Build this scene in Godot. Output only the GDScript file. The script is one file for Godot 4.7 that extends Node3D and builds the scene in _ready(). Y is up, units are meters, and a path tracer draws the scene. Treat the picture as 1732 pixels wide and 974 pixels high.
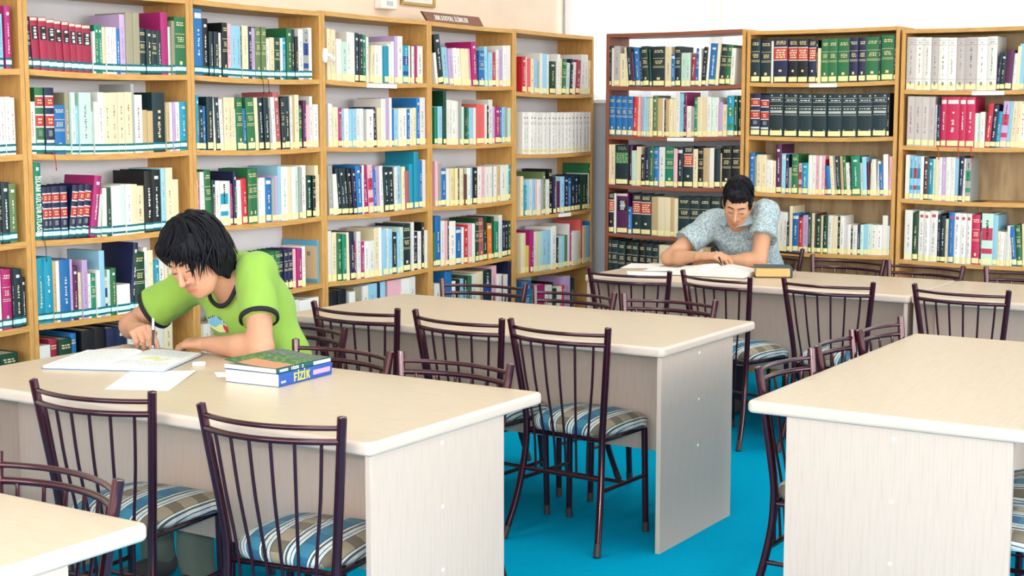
extends Node3D
# A reading room: wall bookcases, laminate tables, tubular chairs, two readers.

const CAM := Vector3(0, 1.5508, 0)
const YAW := 0.5667
const PITCH := -0.1151
const FPX := 2468.8            # focal length in pixels of the 1732 x 974 photograph
const XB := -4.8183            # front plane of the bookcases along the beige wall
const ZB := -8.2845            # front plane of the bookcases under the windows

var used := {}
var mats := {}
var rng := RandomNumberGenerator.new()


func _ready() -> void:
	rng.seed = 7
	set_camera()
	set_light()
	make_materials()
	build_room()
	build_bookcases()
	build_tables()
	build_chairs()
	build_books()
	build_people()
	build_small_things()


func set_camera() -> void:
	var cam := Camera3D.new()
	cam.name = "camera"
	cam.position = CAM
	cam.rotation = Vector3(PITCH, YAW, 0)
	cam.fov = rad_to_deg(2.0 * atan(487.0 / FPX))
	cam.near = 0.05
	cam.far = 60.0
	add_child(cam)
	cam.current = true


func set_light() -> void:
	var env := Environment.new()
	env.background_mode = Environment.BG_SKY
	var sky := Sky.new()
	var sm := ProceduralSkyMaterial.new()
	sm.sky_top_color = Color(0.94, 0.97, 1.0)
	sm.sky_horizon_color = Color(1.0, 0.99, 0.97)
	sm.ground_horizon_color = Color(0.9, 0.9, 0.88)
	sm.ground_bottom_color = Color(0.6, 0.6, 0.56)
	sm.sky_energy_multiplier = SKY
	sm.ground_energy_multiplier = SKY * 0.6
	sm.sun_angle_max = 1.0
	sky.sky_material = sm
	env.sky = sky
	env.tonemap_mode = Environment.TONE_MAPPER_LINEAR
	env.tonemap_exposure = EXPOSURE
	env.sdfgi_enabled = true
	env.ssao_enabled = true
	env.ssil_enabled = true
	var we := WorldEnvironment.new()
	we.name = "world_environment"
	we.environment = env
	add_child(we)
	# the flash of the camera, just above the lens: small, so its shadows fall close below the things
	var fl := OmniLight3D.new()
	fl.name = "camera_flash"
	fl.position = CAM + Vector3(-0.03, 0.09, -0.03)
	fl.light_color = Color(1.0, 0.97, 0.93)
	fl.light_energy = FLASH
	fl.light_size = 0.03
	fl.omni_range = 30.0
	fl.omni_attenuation = 2.0
	fl.shadow_enabled = true
	add_child(fl)
	# daylight of unseen windows, right and behind the camera, lighting panels and bookcases
	area("unseen_side_window_daylight", Vector3(X1 - 0.03, 2.0, -3.5), Vector2(9.2, 2.2), Vector3(-1, 0, 0), SIDE, Color(1.0, 0.97, 0.93))
	area("unseen_front_window_daylight", Vector3(-0.4, 2.0, Z1 - 0.03), Vector2(8.4, 2.2), Vector3(0, 0, -1), FRONT, Color(1.0, 0.97, 0.93))
	# ceiling lamps out of view, placed to light the tables and shelves
	for q in UNSEEN_LAMPS:
		area("unseen_ceiling_lamp_light", Vector3(q.x, TOP - 0.075, q.y), Vector2(0.3, 2.2), Vector3(0, -1, 0), UNSEEN_LAMP, Color(1.0, 0.965, 0.90))


func area(called: String, at: Vector3, size: Vector2, towards: Vector3, energy: float, col: Color) -> void:
	var a := AreaLight3D.new()
	a.name = numbered(called)
	a.area_size = size
	a.area_normalize_energy = true
	a.light_energy = energy
	a.light_color = col
	a.shadow_enabled = true
	a.position = at
	a.basis = Basis.looking_at(towards, Vector3.UP if absf(towards.y) < 0.9 else Vector3(0, 0, -1))
	a.area_range = 30.0
	a.area_attenuation = 2.0
	add_child(a)


const SKY := 1.9
const EXPOSURE := 1.52
const FLASH := 3.0
const SIDE := 13.0
const FRONT := 5.0
const UNSEEN_LAMPS := [Vector2(-0.8, -4.3), Vector2(-3.4, -4.3), Vector2(-0.8, -7.1), Vector2(-3.4, -7.1), Vector2(-2.1, -0.9)]  # lamps out of view, spread to light tables and bookcases evenly
const UNSEEN_LAMP := 1.5


# ---------------------------------------------------------------- helpers

class MB:
	# collects triangles; front faces run clockwise
	var v := PackedVector3Array()
	var n := PackedVector3Array()
	var c := PackedColorArray()
	var u := PackedVector2Array()
	var i := PackedInt32Array()

	func vert(p: Vector3, nr: Vector3, col := Color.WHITE, uv := Vector2.ZERO) -> int:
		v.append(p)
		n.append(nr)
		c.append(col)
		u.append(uv)
		return v.size() - 1

	func tri_i(a: int, b: int, d: int) -> void:
		# orient by the vertex normals
		var cr := (v[b] - v[a]).cross(v[d] - v[a])
		if cr.dot(n[a] + n[b] + n[d]) > 0.0:
			i.append_array([a, d, b])
		else:
			i.append_array([a, b, d])

	func quad(a: Vector3, b: Vector3, d: Vector3, e: Vector3, nr: Vector3, col := Color.WHITE, uvs := []) -> void:
		var k := v.size()
		var ps := [a, b, d, e]
		for q in 4:
			vert(ps[q], nr, col, uvs[q] if uvs else Vector2(q & 1, q >> 1))
		tri_i(k, k + 1, k + 2)
		tri_i(k, k + 2, k + 3)

	func tri(a: Vector3, b: Vector3, d: Vector3, nr: Vector3, col := Color.WHITE) -> void:
		var k := v.size()
		vert(a, nr, col)
		vert(b, nr, col)
		vert(d, nr, col)
		tri_i(k, k + 1, k + 2)

	func box(lo: Vector3, hi: Vector3, col := Color.WHITE) -> void:
		for ax in 3:
			for s in 2:
				var nr := Vector3.ZERO
				nr[ax] = 1.0 if s else -1.0
				var b := (ax + 1) % 3
				var d := (ax + 2) % 3
				var p := []
				for q in [[0, 0], [1, 0], [1, 1], [0, 1]]:
					var w := Vector3.ZERO
					w[ax] = hi[ax] if s else lo[ax]
					w[b] = hi[b] if q[0] else lo[b]
					w[d] = hi[d] if q[1] else lo[d]
					p.append(w)
				quad(p[0], p[1], p[2], p[3], nr, col)

	func cbox(lo: Vector3, hi: Vector3, ch: float, col := Color.WHITE) -> void:
		# a box with chamfered edges
		var cn := []
		for k in 8:
			var s := Vector3(1 if k & 1 else -1, 1 if k & 2 else -1, 1 if k & 4 else -1)
			var p := Vector3(hi.x if k & 1 else lo.x, hi.y if k & 2 else lo.y, hi.z if k & 4 else lo.z)
			var e := []
			for ax in 3:
				var w := p
				for o in 3:
					if o != ax:
						w[o] -= s[o] * ch
				e.append(w)
			cn.append(e)
		for ax in 3:
			var bit := 1 << ax
			var b := 1 << ((ax + 1) % 3)
			var d := 1 << ((ax + 2) % 3)
			for s in 2:
				var o := bit if s else 0
				var nr := Vector3.ZERO
				nr[ax] = 1.0 if s else -1.0
				quad(cn[o][ax], cn[o | b][ax], cn[o | b | d][ax], cn[o | d][ax], nr, col)
			# edges that run along this axis
			var ab := (ax + 1) % 3
			var ad := (ax + 2) % 3
			for q in 4:
				var o2 := (b if q & 1 else 0) | (d if q & 2 else 0)
				var nr2 := Vector3.ZERO
				nr2[ab] = 1.0 if q & 1 else -1.0
				nr2[ad] = 1.0 if q & 2 else -1.0
				quad(cn[o2][ab], cn[o2][ad], cn[o2 | bit][ad], cn[o2 | bit][ab], nr2.normalized(), col)
		for k in 8:
			tri(cn[k][0], cn[k][1], cn[k][2], Vector3(1 if k & 1 else -1, 1 if k & 2 else -1, 1 if k & 4 else -1).normalized(), col)

	func tube(path: Array, rad, sides := 10, caps := true, col := Color.WHITE, flat := 1.0) -> void:
		# a round bar along a path; rad is a number or one for each point
		var m := path.size()
		var t0: Vector3 = (path[1] - path[0]).normalized()
		var side := t0.cross(Vector3.UP if absf(t0.y) < 0.9 else Vector3.RIGHT).normalized()
		var base := v.size()
		var len := 0.0
		for k in m:
			var t: Vector3
			if k == 0:
				t = t0
			elif k == m - 1:
				t = (path[k] - path[k - 1]).normalized()
			else:
				t = (path[k + 1] - path[k - 1]).normalized()
			side = (side - t * side.dot(t)).normalized()
			var up := side.cross(t)
			if k:
				len += (path[k] - path[k - 1]).length()
			var r: float = rad[k] if rad is Array else rad
			for s in sides:
				var a := TAU * s / sides
				var nr := side * cos(a) + up * sin(a)
				vert(path[k] + side * cos(a) * r + up * sin(a) * r * flat, nr, col, Vector2(float(s) / sides, len))
		for k in m - 1:
			for s in sides:
				var a := base + k * sides + s
				var b := base + k * sides + (s + 1) % sides
				tri_i(a, b, b + sides)
				tri_i(a, b + sides, a + sides)
		if caps:
			for e in 2:
				var at: int = 0 if e == 0 else m - 1
				var d: Vector3 = (path[0] - path[1]).normalized() if e == 0 else (path[m - 1] - path[m - 2]).normalized()
				var r: float = rad[at] if rad is Array else rad
				var ctr := vert(path[at] + d * r * 0.35, d, col)
				var ring := []
				for s in sides:
					ring.append(vert(v[base + at * sides + s], (n[base + at * sides + s] * 0.5 + d).normalized(), col))
				for s in sides:
					tri_i(ctr, ring[s], ring[(s + 1) % sides])

	func uv_at(p: Vector3, k: int) -> Vector2:
		if k == 1:      # a seat cushion: stripes run front to back and over the edges
			var drop := maxf(0.0, 0.470 - p.y)
			var q := Vector2(p.x / 0.185, (p.z - 0.204) / 0.18)
			var e := q / maxf(0.2, q.length())
			return Vector2((p.x + e.x * drop) / 0.172 + 0.60, (p.z + e.y * drop) / 0.24)
		return Vector2(p.x, p.z)

	func rings(rs: Array, closed := true, col := Color.WHITE, uvk := 0, cap0 := false, cap1 := false) -> void:
		# skins a list of equal rings of points, smooth
		var m: int = rs[0].size()
		var base := v.size()
		var cen := []
		for r in rs:
			var s := Vector3.ZERO
			for p in r:
				s += p
			cen.append(s / m)
		for k in rs.size():
			for s in m:
				var p: Vector3 = rs[k][s]
				var dn: Vector3 = rs[mini(k + 1, rs.size() - 1)][s] - rs[maxi(k - 1, 0)][s]
				var ds: Vector3 = rs[k][(s + 1) % m if closed else mini(s + 1, m - 1)] - rs[k][(s + m - 1) % m if closed else maxi(s - 1, 0)]
				var nr := dn.cross(ds).normalized()
				if nr == Vector3.ZERO:
					nr = (p - cen[k]).normalized()
				vert(p, nr, col, uv_at(p, uvk))
		# make the normals point outwards
		var out := 0.0
		for k in rs.size():
			for s in m:
				out += n[base + k * m + s].dot(rs[k][s] - cen[k])
		if out < 0:
			for k in range(base, v.size()):
				n[k] = -n[k]
		for k in rs.size() - 1:
			for s in (m if closed else m - 1):
				var a := base + k * m + s
				var b := base + k * m + (s + 1) % m
				tri_i(a, b, b + m)
				tri_i(a, b + m, a + m)
		for e in 2:
			if (cap0 if e == 0 else cap1):
				var k := 0 if e == 0 else rs.size() - 1
				var d: Vector3 = (cen[k] - cen[1 if e == 0 else k - 1])
				if rs.size() > 1 and d.length() < 1e-6:
					d = Vector3.UP if e else Vector3.DOWN
				d = d.normalized()
				var ctr := vert(cen[k], d, col, uv_at(cen[k], uvk))
				var f := []
				for s in m:
					f.append(vert(rs[k][s], d, col, u[base + k * m + s]))
				for s in m:
					tri_i(ctr, f[s], f[(s + 1) % m])

	func slab(x0: float, x1: float, z0: float, z1: float, y0: float, y1: float, rc: float, re: float, part := 0, col := Color.WHITE) -> void:
		# a board with rounded corners in plan and rounded edges; part 1: the two faces, 2: the band round the edge
		var rs := []
		var prof := [[re * 1.0, y0]]
		for k in 5:
			var a := PI / 2 * k / 4.0
			prof.append([re * (1 - sin(a)), y0 + re * (1 - cos(a))])
		for k in 5:
			var a := PI / 2 * k / 4.0
			prof.append([re * (1 - cos(a)), y1 - re * (1 - sin(a))])
		for pr in prof:
			var ring := []
			var ins: float = pr[0]
			for q in 4:
				var cx := x1 - rc if q == 0 or q == 3 else x0 + rc
				var cz := z1 - rc if q < 2 else z0 + rc
				for k in 5:
					var a := PI / 2 * (q + k / 4.0)
					ring.append(Vector3(cx + cos(a) * (rc - ins), pr[1], cz + sin(a) * (rc - ins)))
			rs.append(ring)
		rs.remove_at(0)
		if part == 1:
			for e in 2:
				var ring: Array = rs[0] if e == 0 else rs[-1]
				var d := Vector3.DOWN if e == 0 else Vector3.UP
				var c := vert(Vector3((x0 + x1) / 2, y0 if e == 0 else y1, (z0 + z1) / 2), d, col)
				var k0 := v.size()
				for p in ring:
					vert(p, d, col)
				for k in ring.size():
					tri_i(c, k0 + k, k0 + (k + 1) % ring.size())
			return
		rings(rs, true, col, 0, part == 0, part == 0)

	func mesh() -> ArrayMesh:
		var a := []
		a.resize(Mesh.ARRAY_MAX)
		a[Mesh.ARRAY_VERTEX] = v
		a[Mesh.ARRAY_NORMAL] = n
		a[Mesh.ARRAY_COLOR] = c
		a[Mesh.ARRAY_TEX_UV] = u
		a[Mesh.ARRAY_INDEX] = i
		var m := ArrayMesh.new()
		m.add_surface_from_arrays(Mesh.PRIMITIVE_TRIANGLES, a)
		return m


func numbered(called: String) -> String:
	var k: int = used.get(called, 0)
	used[called] = k + 1
	return called if k == 0 else "%s_%03d" % [called, k]


func put(called: String, mesh: Mesh, mat: Material, parent: Node3D) -> MeshInstance3D:
	var o := MeshInstance3D.new()
	o.name = called
	o.mesh = mesh
	o.material_override = mat
	o.cast_shadow = GeometryInstance3D.SHADOW_CASTING_SETTING_ON
	parent.add_child(o, true)
	return o


func tag(o: Node3D, label: String, category: String, group := "") -> Node3D:
	o.set_meta("label", label)
	o.set_meta("category", category)
	if group:
		o.set_meta("group", group)
	return o


func thing(called: String, label: String, category: String, at := Vector3.ZERO, turn := 0.0, group := "") -> Node3D:
	var o := Node3D.new()
	o.name = numbered(called)
	add_child(o)
	o.position = at
	o.rotation.y = turn
	return tag(o, label, category, group)


func lone(called: String, mesh: Mesh, mat: Material, label: String, category: String, at := Vector3.ZERO, turn := 0.0, group := "") -> MeshInstance3D:
	var o := put(numbered(called), mesh, mat, self)
	o.position = at
	o.rotation.y = turn
	tag(o, label, category, group)
	return o


func structure(called: String, mesh: Mesh, mat: Material, label: String) -> MeshInstance3D:
	var o := put(called, mesh, mat, self)
	o.set_meta("kind", "structure")
	o.set_meta("label", label)
	return o


func copy_of(src: Node3D, at: Vector3, turn: float, label: String, group := "") -> Node3D:
	var base := String(src.name)
	var r := src.duplicate() as Node3D
	r.name = numbered(base)
	add_child(r)
	r.position = at
	r.rotation.y = turn
	r.set_meta("label", label)
	if group:
		r.set_meta("group", group)
	return r


func noise_tex(seed_: int, freq: float, ramp: Array, size := 512, octaves := 4, kind := FastNoiseLite.TYPE_SIMPLEX_SMOOTH) -> NoiseTexture2D:
	var f := FastNoiseLite.new()
	f.seed = seed_
	f.noise_type = kind
	f.frequency = freq
	f.fractal_octaves = octaves
	var t := NoiseTexture2D.new()
	t.width = size
	t.height = size
	t.seamless = true
	t.noise = f
	var g := Gradient.new()
	var offs := PackedFloat32Array()
	var cols := PackedColorArray()
	for k in ramp.size():
		offs.append(float(k) / maxf(1.0, ramp.size() - 1))
		cols.append(ramp[k])
	g.offsets = offs
	g.colors = cols
	t.color_ramp = g
	return t


func mat_tex(tex: Texture2D, scale: Vector3, rough: float, world := false) -> StandardMaterial3D:
	var m := StandardMaterial3D.new()
	m.albedo_texture = tex
	m.uv1_triplanar = true
	m.uv1_world_triplanar = world
	m.uv1_scale = scale
	m.roughness = rough
	return m


func plain(col: Color, rough: float, metal := 0.0) -> StandardMaterial3D:
	var m := StandardMaterial3D.new()
	m.albedo_color = col
	m.roughness = rough
	m.metallic = metal
	return m


func lin(r: float, g: float, b: float) -> Color:
	# an sRGB colour as the linear values that vertex colours hold
	return Color(r, g, b).srgb_to_linear()


func along_z(px: float, x: float, y: float) -> float:
	# where on the line (x, y, *) the photograph's column px falls
	var right := Vector3(cos(YAW), 0, -sin(YAW))
	var fwd := Vector3(-sin(YAW) * cos(PITCH), sin(PITCH), -cos(YAW) * cos(PITCH))
	var w := right - fwd * ((px - 866.0) / FPX)
	return -(w.x * (x - CAM.x) + w.y * (y - CAM.y)) / w.z + CAM.z


func along_x(px: float, y: float, z: float) -> float:
	var right := Vector3(cos(YAW), 0, -sin(YAW))
	var fwd := Vector3(-sin(YAW) * cos(PITCH), sin(PITCH), -cos(YAW) * cos(PITCH))
	var w := right - fwd * ((px - 866.0) / FPX)
	return -(w.z * (z - CAM.z) + w.y * (y - CAM.y)) / w.x + CAM.x


func px_size(p: Vector3) -> float:
	# metres that one pixel of the photograph covers at p
	var fwd := Vector3(-sin(YAW) * cos(PITCH), sin(PITCH), -cos(YAW) * cos(PITCH))
	return fwd.dot(p - CAM) / FPX


func arc_points(pts: Array, steps := 6) -> Array:
	# a smooth curve through the points
	var cv := Curve3D.new()
	for k in pts.size():
		var t: Vector3 = (pts[mini(k + 1, pts.size() - 1)] - pts[maxi(k - 1, 0)]) / 6.0
		cv.add_point(pts[k], -t, t)
	var out := []
	for k in pts.size() - 1:
		for s in steps:
			out.append(cv.sample(k, float(s) / steps))
	out.append(pts[-1])
	return out


# ---------------------------------------------------------------- materials

func make_materials() -> void:
	var lam := [Color(0.78, 0.69, 0.59), Color(0.805, 0.72, 0.625), Color(0.825, 0.745, 0.655), Color(0.80, 0.715, 0.615), Color(0.83, 0.75, 0.66)]
	var lam_t := noise_tex(3, 0.02, lam, 512, 5)
	mats.top = mat_tex(lam_t, Vector3(0.35, 5.0, 5.0), 0.32)
	mats.top_z = mat_tex(lam_t, Vector3(5.0, 5.0, 0.35), 0.32)
	mats.edge = plain(Color(0.815, 0.735, 0.685), 0.3)
	var pan := [Color(0.735, 0.65, 0.595), Color(0.775, 0.69, 0.64), Color(0.79, 0.71, 0.66), Color(0.755, 0.675, 0.62), Color(0.795, 0.715, 0.665)]
	mats.panel = mat_tex(noise_tex(9, 0.02, pan, 512, 5), Vector3(13.0, 0.35, 13.0), 0.45)
	var oak := [Color(0.71, 0.51, 0.24), Color(0.79, 0.59, 0.32), Color(0.82, 0.63, 0.37), Color(0.75, 0.55, 0.28), Color(0.81, 0.62, 0.36)]
	var oak_t := noise_tex(21, 0.018, oak, 512, 5)
	mats.oak_v = mat_tex(oak_t, Vector3(6.0, 0.5, 6.0), 0.5)
	mats.oak_z = mat_tex(oak_t, Vector3(6.0, 6.0, 0.5), 0.5)
	mats.oak_x = mat_tex(oak_t, Vector3(0.5, 6.0, 6.0), 0.5)
	var red := [Color(0.42, 0.22, 0.17), Color(0.52, 0.29, 0.21), Color(0.57, 0.33, 0.24), Color(0.47, 0.25, 0.19)]
	var red_t := noise_tex(22, 0.018, red, 256, 5)
	mats.red_x = mat_tex(red_t, Vector3(0.5, 6.0, 6.0), 0.5)
	mats.red_v = mat_tex(red_t, Vector3(6.0, 0.5, 6.0), 0.5)
	var ply := [Color(0.60, 0.49, 0.35), Color(0.70, 0.59, 0.44), Color(0.74, 0.64, 0.49), Color(0.66, 0.55, 0.40)]
	mats.ply = mat_tex(noise_tex(31, 0.012, ply, 256, 4), Vector3(3.0, 0.6, 3.0), 0.6)
	mats.case_back = mat_tex(noise_tex(33, 0.01, [Color(0.89, 0.89, 0.92), Color(0.92, 0.92, 0.945)], 256, 3), Vector3(0.8, 0.8, 0.8), 0.7)
	mats.wall = mat_tex(noise_tex(41, 0.015, [Color(0.90, 0.83, 0.755), Color(0.92, 0.855, 0.785)], 256, 4), Vector3(1, 1, 1), 0.85, true)
	mats.wall_grey = mat_tex(noise_tex(42, 0.015, [Color(0.70, 0.72, 0.755), Color(0.735, 0.755, 0.79)], 256, 4), Vector3(1, 1, 1), 0.85, true)
	mats.white = plain(Color(0.92, 0.92, 0.91), 0.6)
	mats.ceiling = plain(Color(0.93, 0.93, 0.92), 0.9)
	# carpet: mottled loop pile
	mats.carpet = mat_tex(noise_tex(51, 0.11, [Color(0.0, 0.50, 0.64), Color(0.0, 0.58, 0.74), Color(0.0, 0.63, 0.79), Color(0.0, 0.54, 0.69)], 512, 4), Vector3(2.5, 2.5, 2.5), 0.95, true)
	mats.carpet.metallic_specular = 0.1
	var tube := plain(Color(0.24, 0.03, 0.11), 0.25, 0.45)
	tube.clearcoat_enabled = true
	tube.clearcoat = 0.6
	tube.clearcoat_roughness = 0.12
	mats.tube = tube
	mats.bar = tube
	mats.rubber = plain(Color(0.22, 0.2, 0.22), 0.5)
	mats.plywood = plain(Color(0.22, 0.16, 0.12), 0.7)
	var cloth := StandardMaterial3D.new()
	cloth.albedo_texture = plaid()
	cloth.roughness = 0.95
	cloth.heightmap_enabled = true
	cloth.heightmap_texture = weave()
	cloth.heightmap_scale = 0.05
	cloth.rim_enabled = true
	cloth.rim = 0.25
	mats.cloth = cloth
	var glass := StandardMaterial3D.new()
	glass.transparency = BaseMaterial3D.TRANSPARENCY_ALPHA
	glass.albedo_color = Color(0.95, 0.98, 1.0, 0.06)
	glass.roughness = 0.03
	mats.glass = glass
	var sheer := StandardMaterial3D.new()
	sheer.transparency = BaseMaterial3D.TRANSPARENCY_ALPHA
	sheer.albedo_color = Color(0.96, 0.96, 0.955, 0.92)
	sheer.albedo_texture = noise_tex(61, 0.2, [Color(0.96, 0.96, 0.96), Color.WHITE], 128, 2)
	sheer.backlight_enabled = true
	sheer.backlight = Color(0.80, 0.80, 0.80)
	sheer.roughness = 0.9
	mats.sheer = sheer
	var vc := StandardMaterial3D.new()
	vc.vertex_color_use_as_albedo = true
	vc.roughness = 0.5
	mats.vc = vc
	var paper := StandardMaterial3D.new()
	paper.vertex_color_use_as_albedo = true
	paper.roughness = 0.8
	mats.paper = paper


func plaid() -> ImageTexture:
	# woven stripes: blue and sand bands between black and white pin stripes, crossed by lighter and darker blocks
	var w := 256
	var img := Image.create(w, w, false, Image.FORMAT_RGB8)
	var blue := Color(0.13, 0.42, 0.56)
	var sand := Color(0.66, 0.59, 0.49)
	var white := Color(0.88, 0.90, 0.90)
	var black := Color(0.06, 0.07, 0.11)
	var f := FastNoiseLite.new()
	f.seed = 5
	f.frequency = 0.35
	for x in w:
		var t := float(x) / w
		var base: Color
		# one period: blue, pins, sand, pins
		var q := fposmod(t, 0.5) / 0.5
		if q < 0.52:
			base = blue if t < 0.5 else sand
		else:
			var pins := [black, white, white, white, white, black, white, white, white, white, white, black, sand.darkened(0.2), black, white, white, white, black]
			base = pins[mini(int((q - 0.52) / 0.48 * 18.0), 17)]
		for y in w:
			var s := float(y) / w
			var cc := base
			var blk := fposmod(s, 0.5) < 0.22
			if base == blue:
				cc = blue.lerp(Color(0.30, 0.56, 0.64), 0.55) if blk else blue
			elif base == sand:
				cc = sand.darkened(0.28) if blk else sand
			elif blk:
				cc = base.lerp(Color(0.3, 0.4, 0.45), 0.12)
			var nz := 1.0 + 0.10 * f.get_noise_2d(x * 3.0, y * 3.0)
			img.set_pixel(x, y, Color(cc.r * nz, cc.g * nz, cc.b * nz))
	return ImageTexture.create_from_image(img)


func weave() -> ImageTexture:
	var img := Image.create(256, 256, false, Image.FORMAT_L8)
	for x in 256:
		for y in 256:
			var h := 0.5 + 0.25 * sin(x * TAU / 4.0) + 0.25 * sin(y * TAU / 4.0 + (PI if (x / 4) % 2 else 0.0))
			img.set_pixel(x, y, Color(h, h, h))
	return ImageTexture.create_from_image(img)


# ---------------------------------------------------------------- the room

const X0 := -5.11
const X1 := 4.6  # right wall, out of view, set back for even side light
const Z0 := -8.68
const Z1 := 1.8
const TOP := 3.4  # ceiling out of view, raised so window light enters higher
const SILL := 1.685
const HEAD := 2.75


func build_room() -> void:
	var m := MB.new()
	m.box(Vector3(X0 - 0.15, -0.1, Z0 - 0.15), Vector3(X1 + 0.15, 0, Z1 + 0.15))
	structure("floor", m.mesh(), mats.carpet, "turquoise blue carpet floor")
	m = MB.new()
	m.box(Vector3(X0 - 0.15, TOP, Z0 - 0.15), Vector3(X1 + 0.15, TOP + 0.1, Z1 + 0.15))
	structure("ceiling", m.mesh(), mats.ceiling, "white ceiling")
	m = MB.new()
	m.box(Vector3(X0 - 0.15, 0, Z0 - 0.15), Vector3(X0, TOP, Z1 + 0.15))
	structure("wall_left", m.mesh(), mats.wall, "cream painted wall behind the long bookcases")
	# back wall with a row of high windows
	m = MB.new()
	m.box(Vector3(X0, 0, Z0 - 0.15), Vector3(X1, SILL, Z0))
	m.box(Vector3(X0, HEAD, Z0 - 0.15), Vector3(X1, TOP, Z0))
	m.box(Vector3(X0, SILL, Z0 - 0.15), Vector3(X0 + 0.04, HEAD, Z0))
	m.box(Vector3(X1 - 0.2, SILL, Z0 - 0.15), Vector3(X1, HEAD, Z0))
	structure("wall_back", m.mesh(), mats.wall_grey, "grey-blue painted wall below the high windows")
	# right wall, out of view, with tall windows placed to light the room
	m = MB.new()
	m.box(Vector3(X1, 0, Z0), Vector3(X1 + 0.15, 0.9, Z1))
	m.box(Vector3(X1, 3.1, Z0), Vector3(X1 + 0.15, TOP, Z1))
	m.box(Vector3(X1, 0.9, Z0), Vector3(X1 + 0.15, 3.1, -8.1))
	m.box(Vector3(X1, 0.9, 1.1), Vector3(X1 + 0.15, 3.1, Z1))
	structure("wall_right", m.mesh(), mats.wall, "unseen cream painted wall with tall windows placed to light the room")
	m = MB.new()  # wall behind the camera, out of view; its windows light facing panels
	m.box(Vector3(X0, 0, Z1), Vector3(X1, 0.9, Z1 + 0.15))
	m.box(Vector3(X0, 3.1, Z1), Vector3(X1, TOP, Z1 + 0.15))
	m.box(Vector3(X0, 0.9, Z1), Vector3(-4.6, 3.1, Z1 + 0.15))
	m.box(Vector3(3.8, 0.9, Z1), Vector3(X1, 3.1, Z1 + 0.15))
	structure("wall_front", m.mesh(), mats.wall, "unseen cream painted wall with tall windows facing the bookcases")
	# windows: frames with panes
	var xs := [X0 + 0.04, -3.95, -2.62, -1.30, 0.6, 2.5, X1 - 0.2]
	for k in 6:
		var a: float = xs[k]
		var b: float = xs[k + 1]
		window_unit(k + 1, Vector3(a, SILL, Z0 - 0.09), Vector3(b, HEAD, Z0 - 0.05), 0)
	var zs := [-8.1, -5.8, -3.5, -1.2, 1.1]  # unseen right-hand windows, placed to light the bookcases
	for k in 4:
		window_unit(k + 7, Vector3(X1 + 0.05, 0.9, zs[k]), Vector3(X1 + 0.09, 3.1, zs[k + 1]), 2)
	for k in 4:  # unseen windows behind the camera, placed for frontal light
		window_unit(k + 11, Vector3(-4.6 + 2.1 * k, 0.9, Z1 + 0.05), Vector3(-2.5 + 2.1 * k, 3.1, Z1 + 0.09), 0)
	var s := MB.new()
	s.cbox(Vector3(X0, SILL - 0.03, Z0), Vector3(X1 - 0.2, SILL, Z0 + 0.025), 0.004)
	structure("trim_1", s.mesh(), mats.white, "white window sill behind the bookcases")
	# sheer curtains, a pair of pleated lengths for every window
	var cf := FastNoiseLite.new()
	cf.seed = 11
	cf.frequency = 1.3
	var n := 6
	for k in n:
		var a: float = xs[k] - (0.0 if k == 0 else 0.05)
		var b: float = xs[k + 1] + 0.05
		var c := MB.new()
		var steps := 150
		var prev := 0
		for q in steps + 1:
			var t := float(q) / steps
			var ph := 0.0
			for r in 7:
				var y := lerpf(SILL + 0.004, HEAD + 0.12, r / 6.0)
				var x := lerpf(a, b, t)
				var fold := cf.get_noise_2d(x * 2.1, k * 7.0)
				var z := Z0 + 0.034 + 0.007 * (k % 2) + 0.011 * sin(x * 42.0 + 5.0 * fold) + 0.004 * cf.get_noise_2d(x * 9.0, y * 0.6)
				var e := 0.002
				var z2 := Z0 + 0.034 + 0.007 * (k % 2) + 0.011 * sin((x + e) * 42.0 + 5.0 * cf.get_noise_2d((x + e) * 2.1, k * 7.0)) + 0.004 * cf.get_noise_2d((x + e) * 9.0, y * 0.6)
				c.vert(Vector3(x, y, z), Vector3(-(z2 - z) / e, 0, 1).normalized(), Color.WHITE, Vector2(x * 3.0, y * 3.0))
		for q in steps:
			for r in 6:
				var i0 := q * 7 + r
				c.tri_i(i0, i0 + 1, i0 + 8)
				c.tri_i(i0, i0 + 8, i0 + 7)
		var phrase: String = ["sheer white curtain in the corner beside the cream wall", "sheer white curtain above the open-backed window bookcase", "sheer white curtain above the middle window bookcase", "sheer white curtain above the third window bookcase", "sheer white curtain beyond the third window bookcase", "sheer white curtain at the far end of the windows"][k]
		lone("curtain", c.mesh(), mats.sheer, phrase, "curtain", Vector3.ZERO, 0.0, "sheer curtains")
	# unseen ceiling lamps, hung where they light tables and bookcases
	for q in UNSEEN_LAMPS:
		var lamp := thing("unseen_ceiling_lamp", "long white fluorescent ceiling lamp out of view above the %s %s" % ["entrance" if q.y > -2 else "middle" if q.y > -6 else "far", "aisle" if q.y > -2 else "bookcase aisle" if q.x < -2 else "window-side tables"], "lamp", Vector3(q.x, TOP, q.y))
		var h := MB.new()
		h.cbox(Vector3(-0.17, -0.06, -1.13), Vector3(0.17, 0, 1.13), 0.01)
		put("housing", h.mesh(), mats.white, lamp)
		h = MB.new()
		h.box(Vector3(-0.15, -0.07, -1.1), Vector3(0.15, -0.061, 1.1))
		var gl := plain(Color(1, 1, 1), 0.6)
		gl.emission_enabled = true
		gl.emission = Color(1.0, 0.965, 0.90)
		gl.emission_energy_multiplier = 1.5
		put("diffuser", h.mesh(), gl, lamp)


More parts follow.
